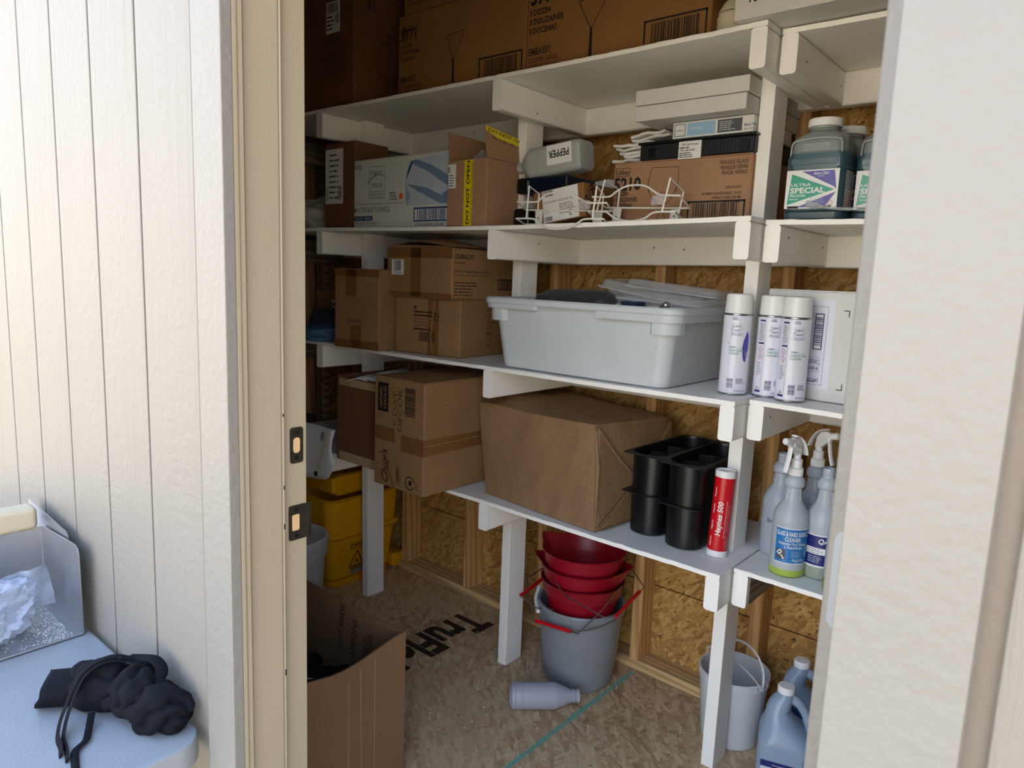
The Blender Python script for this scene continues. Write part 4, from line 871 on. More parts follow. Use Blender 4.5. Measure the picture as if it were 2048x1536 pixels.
# --- fourth shelf
def box_wrapped():
    t = thing('wrapped_bundle', 'large bundle wrapped in brown kraft paper on the fourth shelf', 'parcel', (0, 0, 0))
    c = [(-.966, .058, .6635), (-.500, .015, .6635), (-.455, .40, .6635), (-.93, .42, .6635), (-1.028, .075, .948), (-.572, .100, .952), (-.505, .44, .945), (-1.0, .46, .975)]
    b = NB(); v = [Vector(p) for p in c]; n = 18
    def pt(u, w_, s): 
        lo = (v[0]*(1-u)+v[1]*u)*(1-w_)+(v[3]*(1-u)+v[2]*u)*w_; hi = (v[4]*(1-u)+v[5]*u)*(1-w_)+(v[7]*(1-u)+v[6]*u)*w_; return lo*(1-s)+hi*s
    def grid(f):
        vs_ = [[b.verts.new(f(i/n, j/n)) for j in range(n+1)] for i in range(n+1)]
        for i in range(n):
            for j in range(n): b.faces.new((vs_[i][j], vs_[i+1][j], vs_[i+1][j+1], vs_[i][j+1]))
    for f in (lambda a, c_: pt(a, 0, c_), lambda a, c_: pt(a, 1, c_), lambda a, c_: pt(0, a, c_), lambda a, c_: pt(1, a, c_), lambda a, c_: pt(a, c_, 0), lambda a, c_: pt(a, c_, 1)): grid(f)
    bmesh.ops.remove_doubles(b, verts=b.verts, dist=.0005)
    ctr = Vector((-.74, .25, .8))
    for q in b.verts:
        if q.co.z > .668:
            a = noise.noise(Vector((q.co.x*16, q.co.y*16, q.co.z*4)))*.0045+noise.noise(q.co*30)*.0025; q.co += (q.co-ctr).normalized()*a
            q.co.z += (.005+.034*math.exp(-((q.co.x+.97)/.09)**2-((q.co.y-.2)/.12)**2))*(q.co.z > .925)
    bmesh.ops.smooth_vert(b, verts=[q for q in b.verts if q.co.z > .668], factor=.5, use_axis_x=True, use_axis_y=True, use_axis_z=True)
    obj('wrapping', b, M['kraft'], t, smooth=50)
    A, B_, C_, D_ = v[1], v[2], v[6], v[5]   # right end face: bottom front, bottom back, top back, top front
    nrm = (B_-A).cross(D_-A).normalized(); nrm = nrm if nrm.x > 0 else -nrm
    def tri(pts, name='end_fold', h=.006):
        q = NB(); P3 = [Vector(p) for p in pts]; lo = [p+nrm*.001 for p in P3]; cen = sum(P3, Vector())/len(P3)
        hi = [cen+(p-cen)*.97+nrm*(h*(1.6 if i == 0 else .7)) for i, p in enumerate(P3)]
        rings(q, [lo, hi]); bmesh.ops.bevel(q, geom=list(q.edges), offset=.0012, segments=2, affect='EDGES'); obj(name, q, M['kraft'], t)
    f = lambda s, u: (A*(1-u)+B_*u)*(1-s)+(D_*(1-u)+C_*u)*s
    tri([f(.97, .015), f(.03, .02), f(.40, .50), f(.45, .50)]); tri([f(.02, .03), f(.02, .95), f(.38, .48)], h=.012); tri([f(.97, .99), f(.03, .97), f(.4, .6)])
    b = NB(); tube(b, [f(.98, .01)+nrm*.006, f(.70, .22)+nrm*.010, f(.42, .47)+nrm*.012], [.004, .003, .002], 8); obj('fold_crease', b, M['kraft'], t)
    b = NB(); tube(b, [f(.96, -.002)+nrm*.003, f(.6, .015)+nrm*.006, f(.05, .0)+nrm*.003], [.004, .008, .002], 8); obj('fold_crease', b, M['kraft'], t)
    b = NB(); tube(b, [f(.03, .02)+nrm*.008, f(.38, .48)+nrm*.014], [.002, .0025], 8); obj('fold_crease', b, M['kraft'], t)
box_wrapped()
# napkin carton
t = carton('napkin_carton', 'brown napkin carton on end with a black label and V DAY DECOR handwriting', (-1.315, -.130, .6625), (.247, .40, .372), 'card')
P = PF(.247, .40, .372)
P.rect(.018, .256, .072, .354, 'ink'); P.text('NAPKINS', .041, .268, .013, 'cardp', w=.07, rot=PI/2, bold=1, lay=2); P.text('15X16.25', .062, .268, .013, 'cardp', w=.075, rot=PI/2, bold=1, lay=2)
P.bars(.155, .256, .205, .352, 'ink', 26, vert=False); P.text('V DAY', .115, .21, .020, 'inkb', w=.12, rot=PI/2, shear=.1, bold=-.3); P.text('DECOR', .142, .20, .022, 'inkb', w=.14, rot=PI/2, shear=.1, bold=-.3)
P.rect(.0, .158, .105, .205, 'tape'); P.rect(.138, .135, .247, .19, 'tape')
P.text("Chuy's", .075, .01, .034, 'ink', w=.115, rot=PI/2+.05, shear=.35, bold=.7); P.line([(.05, .125), (.102, .004)], .003, 'ink'); P.lines_(.118, .004, .135, .10, 1, 'faint')
for i in range(3): P.rect(.118+i*.01, .012, .121+i*.01, .105-.02*i, 'faint', 1)
cc = [(.185+.022*math.cos(a), .035+.022*math.sin(a)) for a in [i*PI/8+.3 for i in range(15)]]; P.line(cc, .0035, 'ink'); P.poly([(.178, .028), (.192, .028), (.194, .04), (.185, .046), (.178, .04)], 'ink'); P.text('EPIC', .222, .018, .009, 'ink', rot=PI/2, bold=1); P.build(t)
P = PF(.247, .40, .372, 'right'); P.poly([(0, .136), (.4, .136), (.4, .185), (0, .19)], 'tape'); P.line([(.0, .168), (.4, .168)], .0012, 'tapel', 2); P.text('mmmm', .09, .30, .006, 'tapel', w=.03); P.text('6/8', .30, .245, .012, 'inkb'); P.build(t)
P = PF(.247, .40, .372, 'top'); P.text('Lunch', .06, .06, .03, 'ink', bold=-.2, shear=.3); P.text('BCF', .16, .05, .022, 'ink', bold=.2); P.build(t)
# brown box left of it
t = thing('brown_box', 'dark reddish-brown open box with pale tape left of the napkin carton', 'box', (-1.655, -.035, .6625))
w_, d_, h_ = .32, .33, .327
for a in ((0, w_, 0, .004), (0, w_, d_-.004, d_), (0, .004, .0042, d_-.0042), (w_-.004, w_, .0042, d_-.0042)): obj('side_panel', BX(*a, 0, h_, bev=.001), M['cardd'], t)
obj('bottom_panel', BX(.004, w_-.004, .004, d_-.004, .001, .005), M['cardd'], t)
P = PF(w_, d_, h_); P.rect(.013, .29, .31, .318, 'tapel'); P.rect(.013, .002, .31, .035, 'tapel'); P.build(t)
for i, (x, y, z, rx, ry, rz, lab) in enumerate(((-1.50, .02, .985, .05, -.12, .3, 'white paper sheet sticking out of the dark brown box'), (-1.47, .12, 1.0, .1, -.1, -.2, 'rolled white paper behind the first sheet in the dark brown box'))):
    b = rings(NB(), [[(-.10+.2*j/8, y_, .012*math.sin(j*.7+i)) for j in range(9)] for y_ in (-.06, .06)], False, False, False)
    o = tag(obj('paper_sheet', b, M['white'], None, (x, y, z), (rx, ry, rz), label=None), lab, 'paper'); m_ = o.modifiers.new('s', 'SOLIDIFY'); m_.thickness = .002
# banner hanging off the shelf at far left
b = NB(); hs = []
for j in range(13):
    s = j/12; row = []
    for i in range(13):
        u = i/12; x = -2.05+.36*u; z = .765-.215*s-.03*(1-u)*s+.0*u; 
        if u > .8: z += (u-.8)*.4*s
        y = -.022-.02*math.sin(PI*s)-.03*math.sin(u*5+1)*(.3+s*.6)*.6; row.append((x, y, z))
    hs.append(row)
rings(b, hs, False, False, False)
ban = tag(obj('vinyl_banner', b, M['wcap'], None), 'folded white vinyl banner with a brass grommet hanging off the shelf at left', 'banner')
m_ = ban.modifiers.new('s', 'SOLIDIFY'); m_.thickness = .003
s = lathe([(.010, 0), (.011, .003), (.006, .003), (.005, 0)], 20); s.transform(Matrix.Rotation(PI/2, 4, 'X')); obj('grommet', s, M['bronze'], ban, (-1.755, -.062, .585))
P = Print(lambda u, v, o: Vector((-1.70-.05*(1-v)+u, -.058-o, .58+.18*v)))
P.line([(.012, 1), (.008, .5), (-.0, .05)], .004, 'yellowtape'); P.bars(-.022, .8, -.002, 1, 'ink', 8, vert=False); P.build(ban)
# black insert pans
def pan(loc, label, rz=0.0):
    t = thing('insert_pan', label, 'pan', loc, (0, 0, rz), 'black divided insert pans'); hw, L = .0535, .33; c = (0, L/2)
    s = [(0, hw-.006, L/2-.006, .045), (.004, hw-.001, L/2-.001, .047), (.118, hw+.001, L/2+.001, .048), (.122, hw+.0015, L/2+.0015, .049), (.1255, hw-.001, L/2-.001, .046), (.118, hw-.003, L/2-.003, .045), (.006, hw-.006, L/2-.006, .042)]
    obj('body', loft([q+c for q in s], k=8), M['black'], t)
    inner = rrect(hw, L/2, .047, .121, *c, k=8); 
    def outp(p):
        x, y = p[0], p[1]-L/2; s_ = max(abs(x)/(hw+.0095), abs(y)/(L/2+.014)); return (x/s_, y/s_+L/2)
    out = [outp(p)+(.1215,) for p in inner]; out2 = [(x, y, .1235) for x, y, _ in out]; in2 = [(x, y, .1245) for x, y, _ in inner]
    # sharpen the four corners into points
    rings(NB(), [inner]) if 0 else None
    obj('rim', rings(NB(), [inner, out, out2, in2], False, False), M['blackm'], t)
    for y in (L*.33, L*.64):
        d = rings(NB(), [[(x, y+.022*math.cos(x/hw*1.4)*sg+dy, z) for x in [-hw+.004+(2*hw-.008)*i/8 for i in range(9)]] for sg, dy, z in ((1, 0, .01), (1, 0, .105), (1, .003, .105), (1, .003, .01))], False, False, False); obj('divider', d, M['black'], t)
pan((-.402, .10, .6615), 'black insert pan, lower left of the stacked four', -.02)
pan((-.273, .077, .6615), 'black insert pan, lower right of the stacked four', .02)
pan((-.398, .090, .7775), 'black insert pan, upper left of the stacked four', -.04)
pan((-.270, .072, .7775), 'black insert pan, upper right of the stacked four', .02)
# grease tube
t = thing('grease_tube', 'tall red grease cartridge with white caps at the shelf edge', 'cartridge', (-.178, .126, TOP[4]), (math.radians(-1), math.radians(2.2), math.radians(38)))
r = .0265
obj('body', lathe([(r, .0165), (r, .2175)], 40), M['redt'], t); obj('cap', lathe([(r-.001, 0), (r+.001, .001), (r+.001, .0155), (r, .017)], 40), M['wcap'], t); obj('cap', lathe([(r, .217), (r+.001, .2175), (r+.001, .233), (r-.001, .235), (r-.0035, .235), (r-.004, .232), (.001, .232)], 40), M['wcap'], t)
P = Print(cyl_map(r, -PI/2)); P.text('Haynes 500', -.004, .060, .0135, 'white', w=.092, rot=PI/2, shear=.12, bold=1.6); P.text('High Temperature Multi-Purpose Food Grade Grease', .0065, .055, .003, 'white', w=.10, rot=PI/2)
for i in range(3):
    for a in (.025, .07, .11): P.text('lubricant food safe', .012+i*.006, a, .002, 'white', w=.035, rot=PI/2)
for v in (.03, .075, .12, .165): P.text('Haynes', -.026, v, .005, 'white', w=.025, rot=PI/2, bold=1)
P.build(t)

# spray bottles
def sprayer(t, z, turn, mat):
    g = link('trigger_sprayer', None, t); g.location = (0, 0, z); g.rotation_euler = (0, 0, turn)
    g2 = NB(); n = 28
    rings(g2, [[((.0148+(.0009 if i % 2 else 0))*math.cos(2*PI*i/56), (.0148+(.0009 if i % 2 else 0))*math.sin(2*PI*i/56), zz) for i in range(56)] for zz in (0, .0165)])
    obj('collar', g2, mat, g); obj('neck', lathe([(.0135, .017), (.0135, .019), (.0122, .020), (.0125, .036), (.0085, .038), (.008, .05)], 24), mat, g)
    prof = [(-.010, .044), (.006, .044), (.014, .056), (.030, .066), (.036, .074), (.034, .084), (.020, .088), (.004, .084), (-.006, .070)]
    obj('head', prism(prof, -.0055, .0055, 'xz', bev=.0018), mat, g)
    b = NB(); tube(b, [(-.004, 0, .058), (.022, 0, .072)], .0075, 14); obj('piston', b, mat, g)
    b = NB(); tube(b, smoothpts([(.018, 0, .0915), (.004, 0, .0885), (-.012, 0, .076), (-.022, 0, .060), (-.028, 0, .044)], 5), .0085, 12, flat=.28, up=(1, 0, 1)); obj('shroud', b, mat, g)
    b = lathe([(.006, .0), (.0082, .001), (.0082, .013), (.0066, .016), (.002, .0165)], 20); b.transform(Matrix.Rotation(PI/2-.2, 4, 'Y')); obj('nozzle', b, mat, g, (.034, 0, .079))
    b = NB(); tube(b, smoothpts([(.026, 0, .074), (.028, 0, .060), (.031, 0, .042), (.037, 0, .020), (.041, 0, .010)], 4), .0062, 12, flat=.5, up=(1, 0, 0)); obj('trigger', b, mat, g)
def bottle(label, loc, rz, lower, zs, spray=None, upper='c8d0d6', scale=1.11):
    t = thing('spray_bottle', label, 'bottle', loc, (0, 0, rz)); t.scale = (scale,)*3
    mt = m_frost('bottle_plastic', upper, lower, zs, .3, .3) if lower else m_frost('bottle_plastic', upper, None, None, .3, .35)
    pr = [(.030, 0), (.0375, .002), (.039, .008), (.039, .129), (.0382, .138), (.034, .151), (.0225, .169), (.0192, .177), (.0168, .199), (.0165, .203), (.0208, .2055), (.0222, .210), (.0222, .219), (.018, .226), (.0135, .230)]
    if spray is None: pr += [(.0125, .232), (.0125, .236), (.0138, .237), (.0138, .239), (.0125, .240), (.0125, .244), (.0138, .245), (.0125, .247), (.0125, .252), (.0105, .252), (.0105, .235)]
    b = lathe(pr, 40); obj('body', b, mt, t)
    for i in range(14):
        a = i*2*PI/14; b = NB(); tube(b, [(.0192*math.cos(a), .0192*math.sin(a), .177), (.0166*math.cos(a), .0166*math.sin(a), .200)], .0013, 5); obj('neck_flute', b, mt, t) if i % 2 == 0 else b.free()
    if spray is not None: sprayer(t, .231, spray, M['wcap'])
    return t
zr = RZ[4]+T+.001
t = bottle('clear spray bottle with blue glass cleaner label and white trigger', (.003, .145, zr), math.radians(30), 'b8cf5c', .020, spray=math.radians(-137))
cm_ = cyl_map(.0392, -PI/2); P = Print(lambda u, v, o: cm_(u, (v-.034)*1.12+.033, o)); P.rect(-.038, .034, .042, .108, 'white', 0, 16); P.rect(-.038, .036, .042, .106, 'labelblue', 1, 16)
P.text('GLASS & HARD SURFACE', .001, .092, .0092, 'white', w=.074, bold=1.6, lay=2, al='c'); P.text('CLEANER', .0, .081, .0085, 'white', w=.034, bold=1.6, lay=2, al='c'); P.text('Limpiador Para Vidrios', .0, .0735, .0058, 'white', w=.06, bold=.8, lay=2, al='c'); P.text('y Superficies', .002, .0665, .0058, 'white', w=.038, bold=.8, lay=2, al='c')
P.rect(-.034, .042, -.014, .063, 'slate', 2, 5); P.poly([(-.033, .055), (-.026, .063), (-.020, .058), (-.026, .05)], 'white', 3); P.poly([(-.024, .051), (-.021, .052), (-.015, .044), (-.018, .043)], 'white', 3); P.lines_(-.002, .048, .024, .062, 5, 'tb2', 2, fill=.25); P.text('Auto-Chlor', .0, .041, .005, 'white', w=.027, shear=.3, lay=2, bold=.6); P.text('SYSTEM', .006, .0382, .002, 'white', lay=2)
P.line([(.033, .061), (.037, .056), (.033, .051), (.029, .056)], .0012, 'white', 2, True); P.build(t, 'front_label')
t = bottle('milky empty bottle with faint handwriting, no trigger, left beside the post', (-.068, .26, zr), 0, None, 0, None, 'bfc8d2'); P = Print(cyl_map(.0394, -PI/2)); P.text('Spray', -.015, .085, .011, 'navy', w=.035, shear=.2, bold=-.2); P.build(t)
t = bottle('clear spray bottle with white trigger turned right, at the back', (.012, .285, zr), 0, None, 0, math.radians(-22), 'bfc8d2')
t = bottle('topless clear bottle with dark blue QA label beside the glass cleaner', (.070, .188, zr), math.radians(20), 'a9b4a4', .05)
P = Print(cyl_map(.0392, -PI/2)); P.rect(-.045, .03, .035, .105, 'white', 0, 16); P.rect(-.042, .034, .016, .102, 'navy', 1, 14); P.text('QA', -.011, .086, .011, 'white', w=.022, shear=.2, bold=2, lay=2); P.rect(-.036, .06, .008, .075, 'white', 2, 8); P.lines_(-.033, .061, .006, .074, 3, 'slate', 3, fill=.3); P.lines_(-.03, .04, .006, .057, 4, 'tb2', 2, fill=.3); P.build(t, 'front_label')
t = bottle('clear bottle with orange label and green liquid by the right jamb', (.146, .112, zr), math.radians(36), '86a83a', .035)
P = Print(cyl_map(.0392, -PI/2)); P.rect(-.05, .03, .03, .108, 'white', 0, 16); P.rect(-.048, .033, .028, .058, 'orange', 1, 14); P.text('HEAVY', -.04, .092, .011, 'orange', bold=2, lay=2); P.text('DUTY', -.04, .062, .014, 'orange', bold=2, lay=2); P.lines_(-.045, .08, -.01, .09, 2, 'ink', 2); P.build(t, 'front_label')
t = bottle('clear bottle with grey cap at the back right of the bottle shelf', (.09, .33, zr), 0, None, 0, None, 'a9b2ba'); obj('cap', lathe([(.02, .230), (.028, .231), (.028, .25), (.02, .262), (.004, .266)], 28), plain('grey_cap', '8c9096', .4), t)
t = carton('small_box', 'small white box with a black lettered panel behind the bottles', (.035, .37, zr), (.09, .06, .19), 'wcardb', seam=False); P = PF(.09, .06, .19); P.rect(.0, .145, .08, .175, 'ink'); P.text('RX', .01, .15, .018, 'white', lay=2, bold=1.5); P.build(t)
tag(obj('dark_tray', BX(-.10, -.055, .30, .42, .92, .926, bev=.002), M['black']), 'black flat tray end behind the near post above the bottles', 'tray')
tag(obj('dark_carton', BX(-.105, -.06, .32, .43, zr, .919, bev=.002), M['cardd']), 'dark carton supporting the black tray behind the bottles', 'box')

# ================================================================ FLOOR ITEMS
def bail(t, cx, cy, r, z, ang, tilt, mat=None, grip='redp', rr=.0018, name='bail_handle', griplen=.32):
    """wire handle: pivots on opposite sides, straight run with a plastic grip; ang = pivot axis, tilt from upright"""
    ax = Vector((math.cos(ang), math.sin(ang), 0)); side = Vector((-ax.y, ax.x, 0)); c = Vector((cx, cy, z))
    up = Vector((0, 0, 1))*math.cos(tilt)+side*math.sin(tilt); R0 = r
    pts = [c+ax*(-R0), c+ax*(-R0*1.03)+up*R0*.25, c+ax*(-R0*.5)+up*R0*1.0, c+ax*(R0*.5)+up*R0*1.0, c+ax*(R0*1.03)+up*R0*.25, c+ax*R0]
    b = NB(); tube(b, [pts[0]]+smoothpts(pts, 5)[1:] , rr, 7); h = obj(name, b, mat or M['zinc'], t)
    b = NB(); tube(b, [c+ax*(-R0*griplen)+up*R0*1.01, c+ax*(R0*griplen)+up*R0*1.01], rr*2.7, 10); obj('grip', b, M[grip], h)
t = thing('grey_bucket', 'tall round grey plastic bucket on the floor holding the red buckets', 'bucket', (-.722, .305, 0)); t.scale = (1.1, 1.1, 1.12)
obj('body', lathe([(.095, 0), (.102, .003), (.110, .02), (.120, .09), (.128, .18), (.131, .235), (.139, .238), (.141, .252), (.137, .258), (.129, .256), (.126, .18), (.118, .09), (.107, .02), (.098, .008)], 56), M['greyp'], t)
b = NB(); tube(b, [(.141*math.cos(a), .141*math.sin(a), .246-.035*abs(math.sin((a+.2)))*(math.sin(a+.2) < 0)) for a in [2*PI*i/48+.0 for i in range(25, 48)]], .002, 6); wh = obj('bail_handle', b, M['zinc'], t)
b = NB(); tube(b, smoothpts([(-.142, -.035, .262), (-.115, -.085, .248), (-.07, -.130, .236)], 4), .0062, 10); obj('grip', b, M['wcap'], wh)
def redbucket(z, rz, label, wire, grip, two=True):
    t = thing('red_bucket', label, 'bucket', (-.722, .305, z), (0, 0, rz), 'nested red pouring buckets'); n = 72; rs = []; S_ = 1.12
    def rad(a, base, sp):   # pour spouts
        d = abs((a+PI) % (2*PI)-PI); s1 = max(0, 1-d/.38); d2 = abs((a-PI) % (2*PI)); d2 = min(d2, 2*PI-d2); s2 = max(0, 1-d2/.38) if two else 0; return base+sp*(s1+s2)
    for r_, z_, sp in ((.085, 0, 0), (.092, .004, 0), (.110, .155, 0), (.112, .160, 0), (.118, .164, .004), (.123, .195, .012), (.126, .212, .026), (.129, .2125, .028), (.1265, .209, .024), (.120, .192, .010), (.114, .164, .002), (.107, .15, 0), (.088, .008, 0)):
        rs.append([(S_*rad(2*PI*i/n, r_, sp)*math.cos(2*PI*i/n), S_*rad(2*PI*i/n, r_, sp)*math.sin(2*PI*i/n), z_+(.014*max(0, rad(2*PI*i/n, 0, 1)) if z_ > .205 else 0)) for i in range(n)])
    obj('body', rings(NB(), rs), M['redp'], t)
    inv = (Matrix.Translation(t.location) @ Matrix.Rotation(rz, 4, 'Z')).inverted()
    b = NB(); tube(b, [inv @ Vector(p) for p in wire], .0023, 7); h = obj('bail_handle', b, M['zinc'], t)
    b = NB(); tube(b, [inv @ Vector(p) for p in grip], .0064, 12); obj('grip', b, M['redt'], h)
redbucket(.158, math.radians(-28), 'red pouring bucket, lowest of three nested in the grey bucket', [(-.745, .175, .285), (-.815, .16, .273), (-.911, .20, .269), (-.925, .40, .295), (-.80, .44, .33)], [(-.9115, .205, .270), (-.9235, .385, .293)])
redbucket(.209, math.radians(22), 'red pouring bucket, middle of the nested three', [(-.577, .32, .375), (-.562, .19, .345), (-.622, .145, .256), (-.80, .140, .240), (-.874, .185, .352), (-.868, .33, .372)], [(-.650, .1445, .2535), (-.790, .1405, .2415)])
redbucket(.262, math.radians(182), 'red pouring bucket, topmost and open, of the nested three', [(-.765, .178, .405), (-.690, .150, .365), (-.545, .165, .333), (-.517, .20, .332), (-.535, .40, .36), (-.62, .43, .41)], [(-.5195, .198, .3315), (-.535, .37, .354)], False)
# empty bottle lying
t = thing('empty_bottle', 'frosted empty plastic bottle lying on the floor by the grey bucket', 'bottle', (-.773, -.004, .0435), (0, PI/2, math.radians(43))); t.scale = (1.13,)*3
obj('body', lathe([(.020, 0), (.030, .001), (.0365, .006), (.0375, .014), (.036, .017), (.0375, .020), (.0375, .036), (.036, .039), (.0375, .042), (.0375, .128), (.034, .138), (.018, .176), (.0165, .180), (.0195, .182), (.0195, .185), (.0165, .187), (.0165, .191), (.019, .192), (.019, .200), (.0165, .201), (.0165, .19), (.014, .18)], 44), m_frost('empty_bottle_plastic', 'bdbfcd', None, None, .3, .3), t)
b = lathe([(.012, -.001), (.022, -.001), (.024, .001)], 28, False, False); obj('base_ring', b, M['whitep'], t)
# white pail near post
t = thing('white_pail', 'white plastic pail with hoop handles on the floor behind the near post', 'pail', (-.19, .369, 0)); t.scale = (.93, .93, .87)
rw = [(.088, 0), (.092, .003), (.108, .20), (.1085, .222), (.1125, .224), (.1125, .228), (.110, .230), (.110, .244), (.1135, .246), (.1135, .252), (.1115, .254), (.108, .253), (.1055, .22), (.089, .006)]
obj('body', lathe(rw, 56), M['whitep'], t)
for i in range(12):
    a = i*PI/6; b = BX(.1095, .1125, -.001, .001, .230, .244); b.transform(Matrix.Rotation(a, 4, 'Z')); obj('rib', b, M['whitep'], t)
def hoop(ang, lean, R0=.11):
    ax = Vector((math.cos(ang), math.sin(ang), 0)); side = Vector((-ax.y, ax.x, 0)); c = Vector((0, 0, .235))
    up = Vector((0, 0, math.cos(lean)))+side*math.sin(lean); b = NB(); tube(b, [c+ax*(R0+.003)*math.cos(a)+up*R0*1.0*math.sin(a) for a in [PI*i/20 for i in range(21)]], .0042, 8, flat=.4, up=tuple(side)); obj('handle', b, M['whitep'], t)
hoop(math.radians(-20), math.radians(20)); hoop(math.radians(-20), math.radians(-32))
# gallon jugs
def gallon(label, loc, rz, liquid, zl):
    t = thing('gallon_jug', label, 'jug', loc, (0, 0, rz)); mt = m_frost('gallon_plastic', '9fb2c6', liquid, zl, .28, .25)
    secs = [(0, .062, .062, .03), (.004, .070, .070, .03), (.012, .072, .072, .03), (.165, .072, .072, .034), (.180, .070, .070, .04, -.001, 0), (.200, .060, .062, .045, -.008, 0), (.222, .040, .048, .038, -.020, 0), (.245, .030, .036, .03, -.028, 0), (.270, .029, .030, .028, -.022, 0), (.288, .0245, .0245, .0244, -.014, 0), (.296, .019, .019, .0189, -.012, 0), (.302, .019, .019, .0189, -.012, 0)]
    obj('body', loft(secs, k=7), mt, t)
    b = NB(); tube(b, smoothpts([(-.002, 0, .286), (.020, 0, .276), (.036, 0, .258), (.052, 0, .228), (.060, 0, .200), (.058, 0, .170)], 5), [.014]*6+[.0125]*8+[.015]*12, 14); obj('handle', b, mt, t)
    obj('cap', lathe([(.021, .298), (.0225, .299), (.0225, .314), (.0205, .317), (.002, .3175)], 36, cx=-.012), M['wcap'], t)
    return t
t = gallon('large translucent jug with white cap and blue banded label, front right on the floor', (.025, .22, 0), math.radians(18), '7f9cc4', .012)
P = Print(lambda u, v, o: Vector((u, -.0725-o, v))); P.rect(-.058, .02, .060, .128, 'tb2'); P.rect(-.060, .115, .060, .132, 'navy', 1); P.text('Concentrated Pot Detergent', -.03, .121, .0045, 'white', w=.06, lay=2, bold=.4); P.frame(-.05, .06, .0, .108, .001, 'navy', 2); P.text('SERVICE', -.046, .094, .008, 'navy', w=.04, bold=1.5, lay=2); P.text('CHOICE', -.046, .082, .008, 'navy', w=.04, bold=1.5, lay=2); P.text('CONCENTRATE', -.046, .068, .010, 'navy', w=.08, bold=1.5, lay=2); P.build(t, 'front_label')
t = gallon('large jug of blue liquid with white cap behind the front jug', (.012, .385, 0), math.radians(10), '2b5f9e', .205)
t = gallon('large jug of deep blue liquid half hidden by the right jamb', (.180, .165, 0), math.radians(60), '2b5f9e', .20)
t = gallon('jug of blue liquid at the back against the studs beside the white pail', (.235, .385, 0), math.radians(0), '2b5f9e', .21)

# foreground open carton
t = thing('open_carton', 'large open brown cardboard carton on the floor inside the door, handwriting inside', 'box', (-1.215, -.905, 0))
w_, d_, h_ = .465, .43, .45; th = .005
back = NB(); 
def wallp(p0, p1, nrm, heights, name, inside=None, mat='cardf'):
    n = len(heights)-1; q = NB(); a, b_ = Vector(p0), Vector(p1); nv = Vector(nrm)*th; rs = []
    for i, h in enumerate(heights):
        p = a.lerp(b_, i/n); bow = Vector(nrm)*(.004*math.sin(PI*i/n)); rs.append([p+bow+Vector((0, 0, .001)), p+bow+nv+Vector((0, 0, .001)), p+bow+nv+Vector((0, 0, h)), p+bow+Vector((0, 0, h))])
    return obj(name, rings(q, rs), M[mat], t)
wallp((0, d_, 0), (w_, d_, 0), (0, -1, 0), [h_]*9, 'side_panel')
wallp((w_-.0, 0, 0), (w_-.0, d_-.0, 0), (-1, 0, 0), [.446, .444, .442, .438, .432, .426, .420, .418, .420, .425, .432, .440, .447, .450], 'side_panel')
wallp((0, 0, 0), (0, d_, 0), (1, 0, 0), [h_]*5, 'side_panel'); wallp((0, 0, 0), (w_, 0, 0), (0, 1, 0), [h_]*5, 'side_panel')
obj('bottom_panel', BX(th+.001, w_-th-.001, th+.001, d_-th-.001, .002, .007), M['cardf'], t)
P = Print(lambda u, v, o: Vector((u, d_-th-.006-o, v)))
P.text('*HOT PADS', .205, .29, .022, 'ink', w=.15, rot=PI/2-.1, bold=-.3); P.text('* APRONS', .262, .275, .022, 'ink', w=.14, rot=PI/2-.1, bold=-.3); P.text('* CHECK', .31, .28, .016, 'ink', w=.10, rot=PI/2-.1, bold=-.3); P.text('BOOKS', .335, .325, .016, 'ink', w=.07, rot=PI/2-.1, bold=-.3); P.build(t)
P = Print(lambda u, v, o: Vector((w_+o+.0002-.004*math.sin(PI*u/d_), u, v)))
for a, b_, c_, d2 in ((.25, .05, .25, .38), (.29, .1, .285, .40), (.33, .02, .33, .41)): P.line([(a, b_), (c_, d2)], .001, 'tapel')
P.build(t)
for i, (x, y, z, s_) in enumerate(((-1.08, -.62, .20, (.10, .09, .075)), (-.93, -.60, .20, (.09, .09, .07)), (-1.02, -.75, .20, (.12, .09, .07)))):
    cloth_heap('black_apron', ('black apron bundle at the back left inside the floor carton', 'black apron with white lettering inside the floor carton', 'black apron in front inside the floor carton')[i], (x, y, z), M['cloth'], s_, 11+i, 'apron')
tag(obj('carton_filler', BX(-1.19, -.78, -.87, -.50, .012, .20, bev=.01), M['cloth']), 'dark folded cloths filling the bottom of the floor carton', 'cloths')
P = Print(lambda u, v, o: Vector((-1.0+u, -.66+v*.7, .315+o-.1*v))); P.text('Chef', 0, .0, .03, 'white', w=.07, shear=.2, bold=.3)
o = P.build(None, 'apron_tag'); tag(o, 'white script lettering patch on the black apron in the carton', 'patch')
# sealed white pail left
t = thing('lidded_pail', 'white lidded plastic pail behind the floor carton, beside the yellow mop bucket', 'pail', (-1.895, -.095, 0))
obj('body', lathe([(.125, 0), (.13, .004), (.142, .225), (.152, .23), (.152, .24), (.145, .245), (.152, .25), (.152, .262), (.145, .266), (.145, .285)], 56), M['whitep'], t)
obj('lid', lathe([(.146, .27), (.156, .272), (.157, .292), (.154, .302), (.148, .306), (.138, .304), (.132, .292), (.128, .289), (.01, .289)], 56), M['whitep'], t)
P = Print(cyl_map(.1565, -.75)); P.line([(0, .277), (0, .287)], .0015, 'ink'); P.lines_(.01, .28, .05, .286, 1, 'faint'); P.build(t); P = Print(cyl_map(.135, -.75)); P.lines_(.05, .04, .09, .075, 4, 'slate'); P.build(t)
